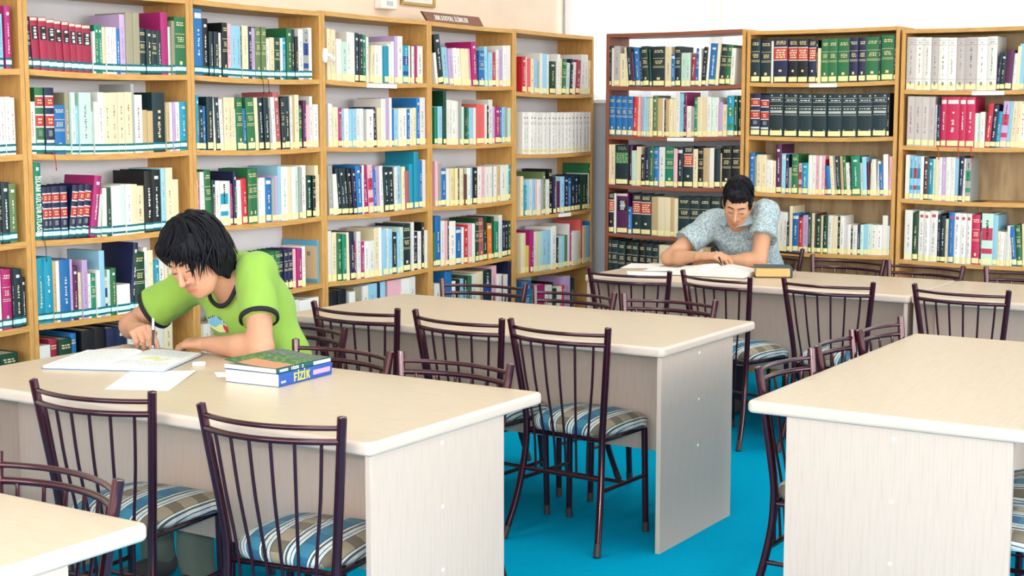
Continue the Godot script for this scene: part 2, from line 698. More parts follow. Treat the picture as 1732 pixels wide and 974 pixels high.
func window_unit(k: int, lo: Vector3, hi: Vector3, ax: int) -> void:
	var o := Node3D.new()
	o.name = "window_%d" % k
	o.set_meta("kind", "structure")
	add_child(o)
	var m := MB.new()
	var t := 0.045
	# ax 0: spans x; ax 2: spans z
	var mid := (lo[ax] + hi[ax]) / 2
	for r in [[lo[ax], hi[ax], lo.y, lo.y + t], [lo[ax], hi[ax], hi.y - t, hi.y], [lo[ax], lo[ax] + t, lo.y + t, hi.y - t], [hi[ax] - t, hi[ax], lo.y + t, hi.y - t], [mid - t * 0.7, mid + t * 0.7, lo.y + t, hi.y - t]]:
		var p0 := lo
		var q0 := hi
		p0[ax] = r[0]
		q0[ax] = r[1]
		p0.y = r[2]
		q0.y = r[3]
		m.box(p0, q0)
	put("window_frame", m.mesh(), mats.white, o)
	for s in 2:
		var g := MB.new()
		var p := lo
		var q := hi
		p[ax] = (lo[ax] + t) if s == 0 else (mid + t * 0.7)
		q[ax] = (mid - t * 0.7) if s == 0 else (hi[ax] - t)
		p.y += t
		q.y -= t
		var other := 2 - ax
		var cc := (lo[other] + hi[other]) / 2
		p[other] = cc
		q[other] = cc
		var nr := Vector3.ZERO
		nr[other] = 1
		var a := p
		var b := p
		b[ax] = q[ax]
		var d := q
		var e := p
		e.y = q.y
		g.quad(a, b, d, e, nr)
		put("pane", g.mesh(), mats.glass, o)


# ---------------------------------------------------------------- bookcases

# shelf tops of each case, top shelf first
const ROWS := {
	"wall": [1.7515, 1.4113, 1.0594, 0.7152, 0.370, 0.07],
	"corner": [1.718, 1.338, 0.954, 0.594, 0.235],
	"A": [1.762, 1.449, 1.135, 0.823, 0.50, 0.17],
	"B": [1.772, 1.452, 1.114, 0.766, 0.43, 0.09],
	"C": [1.718, 1.402, 1.098, 0.748, 0.41, 0.08],
}
# [start, end] along the row, from the window corner outwards
const CASES := {
	"c5": {"a": -8.5885, "b": -7.6, "rows": "corner", "top": 2.097, "label": "oak bookcase in the corner, with a run of white volumes"},
	"c4": {"a": -7.6, "b": -6.713, "rows": "wall", "top": 2.093, "label": "oak bookcase with the brown sign on top"},
	"c3": {"a": -6.713, "b": -5.785, "rows": "wall", "top": 2.095, "label": "oak bookcase below the framed picture on the cream wall"},
	"c2": {"a": -5.785, "b": -4.8606, "rows": "wall", "top": 2.09, "label": "oak bookcase behind the reader in green, fourth from the corner"},
	"c1": {"a": -4.8606, "b": -3.936, "rows": "wall", "top": 2.09, "label": "oak bookcase holding the crimson volumes, fifth from the corner"},
	"c0": {"a": -3.936, "b": -3.012, "rows": "wall", "top": 2.09, "label": "oak bookcase next to the crimson volumes, sixth from the corner"},
	"A": {"a": -4.56, "b": -3.60, "rows": "A", "top": 2.092, "label": "reddish open-backed bookcase in front of the grey-blue wall"},
	"B": {"a": -3.592, "b": -2.655, "rows": "B", "top": 2.078, "label": "oak bookcase holding the row of black volumes"},
	"C": {"a": -2.645, "b": -1.69, "rows": "C", "top": 2.058, "label": "oak bookcase with a half-empty shelf, third under the windows"},
}
const DEPTH := 0.275
const BOARD := 0.023


func sag(t: float) -> float:
	# boards bend a little under the books
	return -0.009 * (1.0 - pow(2.0 * t - 1.0, 2.0))


func build_bookcases() -> void:
	for key in CASES:
		var cs: Dictionary = CASES[key]
		var back: bool = key in ["A", "B", "C"]
		var w: float = cs.b - cs.a
		# local frame: x along the row from the corner outwards, z out of the case, origin at floor, front plane z = 0
		var at: Vector3
		var turn := 0.0
		if back:
			at = Vector3(cs.a, 0, ZB)
		else:
			at = Vector3(XB, 0, cs.b)
			turn = PI / 2
		# for the wall cases local +x runs towards -z, that is towards the corner
		var o := thing("bookcase", cs.label, "bookcase", at, turn, "bookcases round the reading room")
		var mv: Material = mats.oak_v
		var mx: Material = mats.oak_x
		if key == "A":
			mx = mats.red_x
		var m := MB.new()
		m.cbox(Vector3(0.001, 0, -DEPTH), Vector3(BOARD, cs.top, 0), 0.0015)
		put("side_panel", m.mesh(), mats.red_v if key == "A" else mv, o)
		m = MB.new()
		m.cbox(Vector3(w - BOARD, 0, -DEPTH), Vector3(w - 0.001, cs.top, 0), 0.0015)
		put("side_panel", m.mesh(), mv, o)
		m = MB.new()
		bent_board(m, BOARD, w - BOARD, cs.top, BOARD, 0.35)
		put("top_board", m.mesh(), mx, o)
		for y in ROWS[cs.rows]:
			m = MB.new()
			bent_board(m, BOARD, w - BOARD, y, 0.024, 1.0)
			put("shelf", m.mesh(), mx, o)
		m = MB.new()
		m.box(Vector3(BOARD, 0, -0.05), Vector3(w - BOARD, 0.04, -0.032))
		put("plinth", m.mesh(), mx, o)
		if key != "A":
			m = MB.new()
			m.box(Vector3(BOARD, 0.04, -DEPTH + 0.0005), Vector3(w - BOARD, cs.top - BOARD, -DEPTH + 0.006))
			put("back_panel", m.mesh(), mats.ply if back else mats.case_back, o)
		case_nodes[key] = o


var case_nodes := {}


func bent_board(m: MB, x0: float, x1: float, top: float, th: float, amount: float) -> void:
	var n := 10
	var rs := []
	for k in n + 1:
		var t := float(k) / n
		var x := lerpf(x0, x1, t)
		var y := top + sag(t) * amount
		rs.append([Vector3(x, y, 0), Vector3(x, y, -DEPTH + 0.007), Vector3(x, y - th, -DEPTH + 0.007), Vector3(x, y - th, 0)])
	for k in n:
		var a: Array = rs[k]
		var b: Array = rs[k + 1]
		m.quad(a[0], b[0], b[1], a[1], Vector3.UP)
		m.quad(a[3], b[3], b[2], a[2], Vector3.DOWN)
		m.quad(a[0], b[0], b[3], a[3], Vector3(0, 0, 1))
		m.quad(a[1], b[1], b[2], a[2], Vector3(0, 0, -1))


# ---------------------------------------------------------------- tables

func build_tables() -> void:
	var g := "laminate reading tables"
	table("pale laminate reading table where the reader in green sits", -2.204, -3.225, 1.75, 0.83, false, g)
	table("pale laminate reading table empty between the two readers' tables", -2.276, -4.981, 1.75, 0.83, false, g)
	table("pale laminate table at which the reader in the patterned shirt sits", -2.018, -6.935, 1.71, 0.77, false, g)
	table("pale laminate table pushed end to end with the patterned-shirt reader's table", -0.305, -6.935, 1.71, 0.77, false, g)
	table("pale laminate table in front of the table with the school books", -2.1354, -1.597, 1.75, 0.83, false, g)
	# the table that stands across, end towards the camera
	var o := table("pale laminate table standing crosswise, its end panel showing screw caps", 0, 0, 1.58, 0.83, true, g)
	o.position = Vector3(-1.231, 0, -4.626)
	o.rotation.y = 0.0


func table(label: String, xr: float, zc: float, length: float, depth: float, across: bool, group: String) -> Node3D:
	var o := thing("reading_table", label, "table", Vector3(xr - length / 2, 0, zc), 0.0, group)
	var hx := length / 2
	var hz := depth / 2
	if across:
		hx = depth / 2
		hz = length / 2
	var m := MB.new()
	m.slab(-hx, hx, -hz, hz, 0.714, 0.75, 0.022, 0.011, 1)
	var tt := put("table_top", m.mesh(), mats.top_z if across else mats.top, o)
	m = MB.new()
	m.slab(-hx, hx, -hz, hz, 0.714, 0.75, 0.022, 0.011, 2)
	put("edge_band", m.mesh(), mats.edge, tt)
	# end panels, flush with one long side and set back from the other
	var ends := []
	var cap := MB.new()
	cap.rings([ring_y(0.006, 0), ring_y(0.0055, 0.0015), ring_y(0.003, 0.0022)], true, Color.WHITE, 0, false, true)
	var cap_mesh := cap.mesh()
	for s in [1, -1]:
		m = MB.new()
		if across:
			var z: float = s * (hz - 0.016)
			m.cbox(Vector3(-hx + 0.118, 0, minf(z, z - s * 0.018)), Vector3(hx - 0.085, 0.713, maxf(z, z - s * 0.018)), 0.001)
		else:
			var x: float = s * (hx - 0.012)
			m.cbox(Vector3(minf(x, x - s * 0.018), 0, -hz + 0.2), Vector3(maxf(x, x - s * 0.018), 0.713, hz - 0.014), 0.001)
		var p := put("end_panel", m.mesh(), mats.panel, o)
		for y in [0.69, 0.515, 0.34]:
			var c := put("screw_cap", cap_mesh, mats.white, p)
			if across:
				c.position = Vector3(0.012, y - 0.005, s * (hz - 0.016))
				c.rotation.x = s * PI / 2
			else:
				c.position = Vector3(s * (hx - 0.012), y, 0.09)
				c.rotation.z = -s * PI / 2
	m = MB.new()
	if across:
		m.cbox(Vector3(0.003, 0.30, -hz + 0.035), Vector3(0.021, 0.712, hz - 0.035), 0.001)
	else:
		m.cbox(Vector3(-hx + 0.031, 0.30, 0.082), Vector3(hx - 0.031, 0.704, 0.100), 0.001)
	put("modesty_panel", m.mesh(), mats.panel, o)
	return o


func ring_y(r: float, y: float, n := 10) -> Array:
	var out := []
	for k in n:
		out.append(Vector3(cos(TAU * k / n) * r, y, sin(TAU * k / n) * r))
	return out


# ---------------------------------------------------------------- chairs

func make_chair(label: String) -> Node3D:
	# origin on the floor below the tops of the back posts; the sitter faces local +z
	var o := thing("chair", label, "chair")
	for s in [-1, 1]:
		var m := MB.new()
		m.tube(arc_points([Vector3(s * 0.213, 0.82, 0), Vector3(s * 0.198, 0.70, 0.014), Vector3(s * 0.173, 0.5, 0.036), Vector3(s * 0.166, 0.41, 0.039), Vector3(s * 0.170, 0.30, 0.030), Vector3(s * 0.184, 0.15, -0.002), Vector3(s * 0.203, 0.02, -0.046)], 4), 0.0128, 12, true)
		var p := put("back_post", m.mesh(), mats.tube, o)
		var f := MB.new()
		f.tube([Vector3(s * 0.1993, 0.045, -0.037), Vector3(s * 0.206, 0.002, -0.053)], 0.0142, 10, true)
		put("foot_cap", f.mesh(), mats.rubber, p)
		m = MB.new()
		m.tube([Vector3(s * 0.168, 0.402, 0.332), Vector3(s * 0.174, 0.02, 0.338)], 0.0122, 12, true)
		p = put("front_leg", m.mesh(), mats.tube, o)
		f = MB.new()
		f.tube([Vector3(s * 0.1737, 0.04, 0.3377), Vector3(s * 0.1743, 0.002, 0.338)], 0.0136, 10, true)
		put("foot_cap", f.mesh(), mats.rubber, p)
		m = MB.new()
		m.tube([Vector3(s * 0.177, 0.22, 0.014), Vector3(s * 0.171, 0.22, 0.335)], 0.0078, 8, false)
		put("stretcher", m.mesh(), mats.bar, o)
	# bowed rails of the back
	for r in [[0.792, 0.0070, 0.209], [0.757, 0.0085, 0.205]]:
		var pts := []
		for k in 13:
			var t := k / 6.0 - 1.0
			pts.append(Vector3(t * r[2], r[0], 0.005 - 0.055 * (1.0 - t * t)))
		var m2 := MB.new()
		m2.tube(pts, r[1], 10, false)
		put("back_rail", m2.mesh(), mats.bar, o)
	for k in 6:
		var t := (k - 2.5) / 3.05
		var m3 := MB.new()
		m3.tube(arc_points([Vector3(t * 0.196, 0.757, 0.005 - 0.055 * (1.0 - t * t)), Vector3(t * 0.176, 0.60, 0.02 - 0.05 * (1.0 - t * t)), Vector3(t * 0.145, 0.42, 0.026 - 0.02 * (1 - t * t)), Vector3(t * 0.138, 0.262, 0.022)], 3), 0.0048, 7, false)
		put("spindle", m3.mesh(), mats.bar, o)
	var m4 := MB.new()
	m4.tube([Vector3(-0.172, 0.262, 0.022), Vector3(0.172, 0.262, 0.022)], 0.0085, 8, false)
	put("stretcher", m4.mesh(), mats.bar, o)
	m4 = MB.new()
	m4.tube([Vector3(-0.173, 0.22, 0.19), Vector3(0.173, 0.22, 0.19)], 0.007, 8, false)
	put("stretcher", m4.mesh(), mats.bar, o)
	# seat ring and cushion
	m4 = MB.new()
	m4.tube([Vector3(-0.166, 0.402, 0.04), Vector3(-0.168, 0.402, 0.332), Vector3(0.168, 0.402, 0.332), Vector3(0.166, 0.402, 0.04), Vector3(-0.166, 0.402, 0.04)], 0.0085, 8, false)
	put("seat_frame", m4.mesh(), mats.bar, o)
	var seat := MB.new()
	var rs := []
	var prof := [[0.90, 0.412], [0.965, 0.413], [0.995, 0.424], [1.0, 0.437], [0.975, 0.450], [0.90, 0.462], [0.75, 0.472], [0.5, 0.480], [0.25, 0.484], [0.05, 0.485]]
	for pr in prof:
		var ring := []
		for k in 40:
			var a := TAU * k / 40
			var e := 0.42
			var cx := signf(cos(a)) * pow(absf(cos(a)), e)
			var cz := signf(sin(a)) * pow(absf(sin(a)), e)
			var hw := 0.178 + 0.014 * cz
			ring.append(Vector3(cx * hw * pr[0], pr[1] - 0.012 * maxf(0, cz) * (1.0 if pr[0] > 0.6 else 0.4), 0.204 + cz * 0.180 * pr[0]))
		rs.append(ring)
	seat.rings(rs, true, Color.WHITE, 1, true, true)
	put("seat_cushion", seat.mesh(), mats.cloth, o)
	return o


func build_chairs() -> void:
	# [label, x, z of the back's top, direction the sitter faces in degrees (0: away from the camera, along -z)]
	var near := PI
	var list := [
		["empty chair pulled to the green-shirt reader's table, nearer the bookcase end", -3.114, -2.729, 6.2],
		["empty chair at the end panel of the green-shirt reader's table", -2.464, -2.732, 7.6],
		["empty chair tucked at the middle table behind the reader in green", -3.605, -4.505, -0.5],
		["empty chair tucked at the middle table, second from its end panel", -3.106, -4.498, -5.1],
		["empty chair beside the end panel of the middle table", -2.658, -4.487, -3.5],
		["empty chair facing the patterned-shirt reader's table, nearer the corner bookcase", -3.334, -6.306, 5.2],
		["empty chair facing the reader in the patterned shirt", -2.896, -6.359, -17.0],
		["empty chair at the patterned-shirt reader's table, beside the table joint", -2.348, -6.385, 0.9],
		["empty chair at the table joined to the patterned-shirt reader's table", -1.751, -6.412, -6.1],
		["empty chair behind the school books, next to the reader in green", -2.993, -3.670, 175.0],
		["empty chair behind the green-shirt reader's table, beside the open corner", -2.540, -3.660, 177.7],
		["chair in which the reader in green sits", -3.456, -4.012, 176.0],
		["empty chair on the window side of the middle table, nearer the corner bookcase", -3.649, -5.491, 186.9],
		["empty chair on the window side of the middle table, in the centre", -3.140, -5.434, 174.0],
		["empty chair on the window side of the middle table, beside the open corner", -2.675, -5.416, 179.0],
		["chair in which the reader in the patterned shirt sits", -3.25, -7.85, 178.0],
		["empty chair beside the reader in the patterned shirt", -2.650, -7.50, 171.0],
		["empty chair behind the joint of the two far tables", -2.205, -7.405, 166.0],
		["empty chair behind the table joined to the patterned-shirt reader's table", -1.685, -7.37, 174.0],
		["empty chair on the open side of the crosswise table, beside its end panel", -1.677, -4.211, -90.2],
		["empty chair on the open side of the crosswise table, in the middle", -1.694, -4.693, -85.5],
		["empty chair on the open side of the crosswise table, at its window end", -1.679, -5.115, -91.6],
		["empty chair on the far side of the crosswise table, beside its end panel", -0.73, -4.06, 90.0],
		["empty chair on the far side of the crosswise table, in the middle", -0.73, -4.52, 90.0],
		["empty chair tucked behind the table in front of the school books", -2.453, -2.045, 175.0],
	]
	var first: Node3D = null
	for c in list:
		var at := Vector3(c[1], 0, c[2])
		var turn: float = PI + deg_to_rad(c[3])
		if first == null:
			first = make_chair(c[0])
			first.set_meta("group", "burgundy tube chairs with striped seats")
			first.position = at
			first.rotation.y = turn
		else:
			copy_of(first, at, turn, c[0])


# ---------------------------------------------------------------- books

# one letter for each cloth or paper colour
const INK := {
	"w": [0.90, 0.89, 0.87, "white"], "c": [0.90, 0.84, 0.70, "cream"], "b": [0.77, 0.66, 0.49, "tan"], "t": [0.62, 0.46, 0.28, "brown-tan"],
	"k": [0.06, 0.07, 0.09, "black"], "n": [0.09, 0.12, 0.27, "navy"], "d": [0.08, 0.17, 0.20, "dark slate"], "g": [0.15, 0.42, 0.25, "green"],
	"G": [0.05, 0.24, 0.16, "dark green"], "e": [0.05, 0.50, 0.38, "emerald"], "u": [0.10, 0.42, 0.68, "blue"], "s": [0.58, 0.78, 0.88, "pale blue"],
	"a": [0.06, 0.56, 0.68, "turquoise"], "q": [0.76, 0.87, 0.82, "pale mint"], "r": [0.78, 0.16, 0.22, "red"], "m": [0.62, 0.13, 0.26, "crimson"],
	"M": [0.66, 0.12, 0.42, "magenta"], "p": [0.91, 0.69, 0.74, "pink"], "l": [0.74, 0.63, 0.80, "lilac"], "v": [0.33, 0.10, 0.30, "plum"],
	"o": [0.92, 0.48, 0.16, "orange"], "y": [0.86, 0.76, 0.34, "yellow"], "x": [0.63, 0.64, 0.63, "grey"], "z": [0.60, 0.57, 0.48, "taupe"],
	"i": [0.38, 0.47, 0.29, "olive"], "h": [0.34, 0.19, 0.16, "brown"], "R": [0.66, 0.35, 0.36, "rose"], "f": [0.88, 0.38, 0.38, "salmon"],
	"j": [0.76, 0.72, 0.71, "grey-pink"], "K": [0.76, 0.13, 0.32, "raspberry"],
}
const DARK := "kndgGeuamMvihRKrt"

# the rows as the photograph shows them: case, shelf, first column, label tape (T turquoise, Y yellow, N none), then
# colour, width and height in the photograph's pixels, s = kind of spine print, l = lean in degrees; _ is a gap
const SHELVES := [
	["c0", 0, -46, "T", "c9h90 k3 s8 w6 u9h92 k4 c6 s8 _2 M10h105s4"],
	["c0", 1, -40, "T", "w9h98s0 w9 w9 w8 w8 w8 w8 w8h96"],
	["c0", 2, -30, "T", "c9h92 d12 b11h90 k3 d13h104s4 i13h100s4"],
	["c0", 3, -26, "T", "G12h96 r9 w8 _2 M16h102 k3 d13h100s4 k7h84s4"],
	["c0", 4, -22, "T", "w9h90 b9 r8 G30h104s3"],
	["c1", 0, 47, "T", "n8h88l-3 m13h88s1l-3 m14s1l-3 m14h86s1l-3 m12h85s1l-3 m12h84s1l-3 m11h82s1l-3 m11h81s1l-3 m15h80s1l-2 w4h70s5 e7h81s4 e7s4 c5h78 w6 w6 w5 u7h76 l9h100 z12h103s0 z11h103s0 d12h78s3 d9h76 d9h74s3 d8h74 M12h104s0 q4h80 z5h90 g19h96s3"],
	["c1", 1, 48, "T", "w14h88 g15h112s2 n16h112s2 u20h83s3 z8h104s4 q7h104 s7h82s4 q20h104 q4h72 w8h88 w9h104 c13h103s5 c12s5 c11s5 c12s5 x5h116s0 w13h98 b9h72s0 b9h70s0 d21h100s4 b6h82 w6 l4s5 w8 a11h82"],
	["c1", 2, 52, "T", "r8h86 e12h131sA n10h90s2 n8s2 n14s2 n12s2 n11s2l8 n11s2l8 n12s2l8 M12h104l8 q6h72l6 f4h76l5 w9h82l3 G8h82 w9h84 w8 q7h85 w9 c10h84 c13h80 k14h104s4 k15s4 s7h105 c11h105 c10h84"],
	["c1", 3, 55, "T", "p8h70 a14h112s4 a15h112s4 b5h104s5 w6 u17h105s4 l4h104 v10h92s4 c6h80 l9h100 w7h76 e8h75 w6h80 s9h112 w5h66s7 q5h78s5 g9h80 w22h50s0l0 n8h118l6 G18h100 w6h106 c9h100 a8h82 w10 c10 q9"],
	["c1", 4, 58, "T", "v9h112 w20h104 m14h112s3 G22h110s3 u10h116 _6 k22h118 k20h118 n18h114 n18 w12h108 q10 c14 u12 w14 c14"],
	["c2", 0, 330, "T", "u14h111s8 k10h96s4 d7h75s4 d8s4 w6h74 k9h91s3 p7h90 s8h87 s8 G3h86 c10h88s5 n6h87 l7h85 i9h87s3 i8s3 w7h68 c8h70 G9h69 w4 a7h70s4 g8h86 d7h84s4 k5h72s4 w8h84s5 x9h84s7 w7h86"],
	["c2", 1, 331, "Y", "a5h92 d7h75s4 u7h74s4 d11h90s4 w4h88 d7h89s4l-3 w6h86l-2 c8h89 c7 c5 q3h70 g11h88s3l-2 u6h70s4 g14h88s3l-3 c7h88l-2 d9h88s4l-2 d8s4l-2 x4h70 w6h88l-3 R10h96l-3 d5h86l-2 d9h88s4l-2 w4 b6h88 c7h90 g5h72 v5h80 p7h72 w5h86 w8h72 d4h70 i8h86 d6h70s4"],
	["c2", 2, 332, "Y", "p5h78 m2h78 w8h92s5 g11h95s3l-2 d6h78s4 w8h76s5 w13h75s7 q4 M5h70 n5h90 q4h75 w7 r9h77l-2 g9h93s3 g9s3 w4h74 w9h76 u10h75s8 x6h74 l5h77 s5h93 w10h91s5 c7h90 w7h89 q6s5 x5h87s5 w8h89 G9h70s4 k5 c6h86 w5h70 q4 p8h70"],
	["c2", 3, 332, "Y", "w8h66 c9 s8 w9h64 c8 w9 q8 w8h66 a7h65 w7 x6h64 M6 c8h66 g8h68s3 g8s3 g8s3 g8s3 g8s3 n7h68s3 n7s3 n8s3 p7h66 M8h66s4 w6h68"],
	["c2", 4, 334, "Y", "c12h84 w12 b12 w14h80 q12 w12 w12h86 s14 c14 w12h78 w14 q12 w20h96s5 w18h92 w16"],
	["c3", 0, 554, "Y", "c6h86s5 c8h85 w9h70 q9h66 w6h83 w7h82 d7h82s4 d7h80s4 e7h79s4 w4h76 c8h62l5 w8h63 w8 a8h62 w6h66 w4h70 l5h79 w9h79 a10h63s7 w5h63 h2h62 w5 M3h63 w10h62s5"],
	["c3", 1, 554, "Y", "w5h73s5 w4h71s5 c8h67 M6h66 s6h63 w7h65 s6h64s4 s7 w5h65 w6 x6h64 w11h64 n7h67l-4 c7h66 w8h81 l6h82 w4 u4h63 s6 w6 w8h63 u6h61 w4 c6h63 u6h79 w10h79 M5h75"],
	["c3", 2, 555, "Y", "x8h84s4l-2 w10h69l-5 d6h79s4l-6 d6s4l-6 d6s4l-6 k6h77s4l-5 n6s4l-5 u9h82l-4 w3 M9h81s4l-4 p8h82s7l-3 u6h72l-3 l6h78l-3 w6h78l-2 d8h74s4l-3 d9h74s4l-3 w5h74 s8h75l-2 c6h73 R6h65l-2 a7h76 a8h96 u6h80 w9h80"],
	["c3", 3, 554, "Y", "w8h86 c8h83 g8h79s4 e7h78s4 c6h81 n8h81s4l-2 M5h64l-2 w7h80 M6h62s4 w8h62 w9 c8h82 w5 s6h79 w5s5 s5h77 d8h70s4 s5 q6h77 d13h81s3 w4h82 n8h64s4 w6h64 k4h78s4 w10h64"],
	["c3", 4, 556, "Y", "k15h96s0 k14h96s0 _5 w10h90 z13h96 w9 s16h100 n6h97 s9 _4 p22h112 w14h113 w10"],
	["c4", 0, 737, "Y", "w4h52l-8 d10h82l-9 s9h62l-6 l8h60l-5 w7h62l-5 w6l-5 c6l-5 c6l-5 p5l-5 M8h74l-4 n4h60l-3 u10h60s3 s5h66l-2 s7h57 r7h57l-3 w5h62 l6 w6h68 w6 v7h63 w5h67 s5h65 k3h48"],
	["c4", 1, 736, "Y", "e5h62 s8h64 G5h93 w4h75 w5 w8h74 w5h73 x3 q5h64 G5h63 e4 s7h62 w4 f8h68 f7h67 w3 d4h64 w7h74 l4h62 M8h61 u4 s5h60 x4 q7h58 G3 s8h58s5 w9h57 p6"],
	["c4", 2, 735, "Y", "p5h76 x5h72 u9h63s8 w6 c5h63 y3 c5 k4h62 c5 z4 h3h52 w6h62 s5 k8h62s4 w7h62 p5 w7h61 w5 x2 w6h60 b5 w9h60 q5 a6h58s4 w4 x4 s6h60 c6h75 w5 b4h74"],
	["c4", 3, 733, "Y", "g3h58 u10h85 w7h76 p4 k3h74 w11h74 u10h62s8 w3 r7h65s4 p6h66 w5 G6h74 R9h73l-2 G8h73l-2 o7h61s8l-2 G4h72 e8h62s4 w5h72 n5h59s4 n5s4 G6s4 G6s4 G6s4 a3"],
	["c4", 4, 734, "Y", "w12h72 e7h70 u12h90 w6h72 k6h74 s6 d8h76s7 g7 w9h78 c9h80 d15h80s7 p9h84 w7h68 m3h64 w9 n8h84"],
	["c5", 0, 882, "Y", "r6h60 w4 f5h58 c6h58 s5 x4h53 w4h68 s9h67 w4h66 G11h55s4 w5h67l2 c4h60l2 g8h59l3 q6h53l3 n5h59l4 w5h54l4 m8h57l5 w7h66l3 w6 c5h56l3 w7h64 x4 w7 l10h55l3"],
	["c5", 1, 882, "N", "w6h71sv w6sv w6sv w6sv w6h70sv w6sv w6sv w6sv w6sv w6h69sv w6sv w6sv w6h68sv w6sv w6sv w6sv w6h67sv w6sv w6h66sv w6h66sv"],
	["c5", 2, 881, "Y", "c5h67 a3h52 s6h61 w5 s4 p5 w5h60 x4 i5h72 w5h59 k6h76 n4h63s4 c3 v5h54 s7h61 n7h61s4 u5h57s4 d6h60s4 n6s4 d5s4 G6h59s4 G5s4 w2h60 g4h77 R6h63 n9h64s8 n8h63s8"],
	["c5", 3, 881, "Y", "c8h68 y6h46 M6h71 w4h68 c5 q7h67 s8h67 s7 w8h73 n5h52s4 q4 s5h54 i6 w4h72 M3h62 w8h58 c6h57 f4h74 c5h62 s6 u8h69 k4h67 w5h67 s6h52s8 c6h58"],
	["c5", 4, 882, "Y", "u16h82 e7h66 _2 M13h72 w12h68 k2h72 G6h60 w9h62 r4 l11h76 d7h70"],
	["A", 0, 1030, "Y", "k4h67 w4h64 j10h67 c11h55 c4h65l-4 d8h66s4l-5 v4h58l-5 u9h65s4l-4 n4h58l-4 d11h67s3l-4 G4h62l-3 d22h67s3 c11h67 u6h54s8 d10h67s3 q8h56 q8h56 m7h53l3 u7h63l3 w4 k7h65s4l4 w4l4 u13h70s4l4 c5h69l4 d11h68s3l5 g9h67s3l5 w7h61l3"],
	["A", 1, 1031, "Y", "u10h66s3 u10s3 u10s3 u10s3 r7h66l2 c4 p4 l3 s4 q6h65s5 c5 i8h69 b8h65s0 w3 k3h62 b6 c6h64 c5 w6h75s5 s7h73 n3h60s4 M2h76 w8h52 x6h50s5 e5h66 c8h67 c8 w7 q5h66 w7 l7h58 c8h54 a12h68s7 G6 d8h67s4 R10h66s5"],
	["A", 2, 1027, "Y", "c6h67s5 c8h67 d23h67sg v5 q7h59s4 c8h66 k7h53s4 n8h66s4 g7h67s4 u8h66s3 w10h67 e16h67s3 p6h65 d9h67s8 d17h69s6 c8h65 k10h68s3 b9h67 w8h67 d11h66s0 c3h58 k16h70s3 k18h70s3"],
	["A", 3, 1024, "Y", "k15h68s6 w4h67 v20h68s1 u6h46 d15h68s6 d18h68s6 b11h66s0 c11h66s0 c10s0 b6s0 c7h65s0 d20h68s3 d17s3 d17s3 d17s3 k17s3 c10h60 w8"],
	["A", 4, 1022, "Y", "d12h72s3 d12s3 d12h71s3 k11s3 d11s3 k11s3 d12s3 d11s3 c12 w10 w12 d14 d14 w12 b14 d12 d14"],
	["B", 0, 1270, "Y", "d16h73s3 d18h72s3 w4h70 n24h73s6 k17h73s6 k18h73s6 n13h72s6 k3h72 c5h58 g13h73s3 g15s3 g20s3 n15h74s3 n13s3 g22h74s3 d3 g22h76s3 k7h74"],
	["B", 1, 1269, "Y", "n17h71s2 n15h69s2 d24h73sb d24sb d24sb d25sb d25sb d26sb d26sb d25sb k4h73"],
	["B", 2, 1267, "Y", "u9h65s4 x4h60 c8h63 c8 w6h55s5 w5 c5h54 v10h82s4l-1 s7h67s8 n5h66s4 x5h44 g11h67 p6h52s7 a11h53 w6h66 w6 p6 w5 p5 M4h63l-4 u8h49l-5 c6h66l-5 x4l-5 d6h66l-5 b5h66l-4 g5l-4 w6h55s5l-4 h2l-4 e15h66s4l-3 w4h55l-3 s7h65l-3 v5h56l-3 c4 w7h61l-3 w5h58 u7h53s4l-3 w8h69l-2 p6h66 r7h55s4l-2 w5h67 x10h67s4"],
	["B", 3, 1268, "Y", "w7h66s5 w7s5 w7s5 w7s5 w7s5 w7s5 w7s5 w7s5 w7s5 k4h50 c5h77 u11h65s8 r7h59s4 l9h63 G5h67 c5h67 h3 G8h64s4 c4 G8h64s4 w7h65 c9h64 k4h63 w7h65 w6h51 w6 k3h44 w8h50 n5h51s4 q5 s7h52 q6 w9h51 w9 w9h67 w4h50 a8h50s4 w6h53"],
	["B", 4, 1272, "Y", "w14h60 v36h66s0 w12h60 _18 G20h54 s12h56 p12h55 b9h50 e14h54 s11 G12h52 w12"],
	["C", 0, 1532, "Y", "j15h88sn w14sn w13sn j13h88sn w15sn w14h88sn j15sn j21h89sn w16sn w17h90sn n5h63l4 d9h62s4l3 v12h67l3 w6h61l3 c6h73l2 s9h77 l8h76 w9 c9 d10 u9 g9h70 c9 w9"],
	["C", 1, 1534, "Y", "j12h84s5 j12s5 j12s5 j10s5 w4h70 n6h70s4 K10h86s8 K22h86s8 K11s8 K15s8 w5h58 q4 w8h60 r9h74l4 n9h72s4l4 a7h61l4 l11h78s7l4 s7h78l4 c8h78l3 c8l3 w9h74 d9 u9 w9 c9 g9"],
	["C", 2, 1530, "Y", "w8h74 s6h73s7 s6s7 s6s7 w5 h8h72s4 a8h70 q4 c5h73 w6 l7h73s4 w8h74 w7 s6 n7h76s4l2 w5h73 x9h73s7"],
	["C", 3, 1529, "Y", "w13h84s5 G10h80s4 w10h84sr w9sr w13h86sr n5h80 d9h79s4 c5h74 u10h86sr w10h85sr w10sr w9sr K14h84s3 d3 q19h87s7 s8h85s0 c5h58 w6h57 w5 w5h68 c4 u10h67s4l-6 g9h70s3l-5 c12h72l-3 w10h70 d10 s10 w10 n10 u10 w9"],
	["C", 4, 1530, "N", "w8h60 G12h58s3 x10 b9h56 i10h58 e12 w14h54 x9 d9h60s4 d9s4 G9s4 u9 w7h56 w9h60l3 d12h60l-4 a12 x14h52 k12 w10"],
]

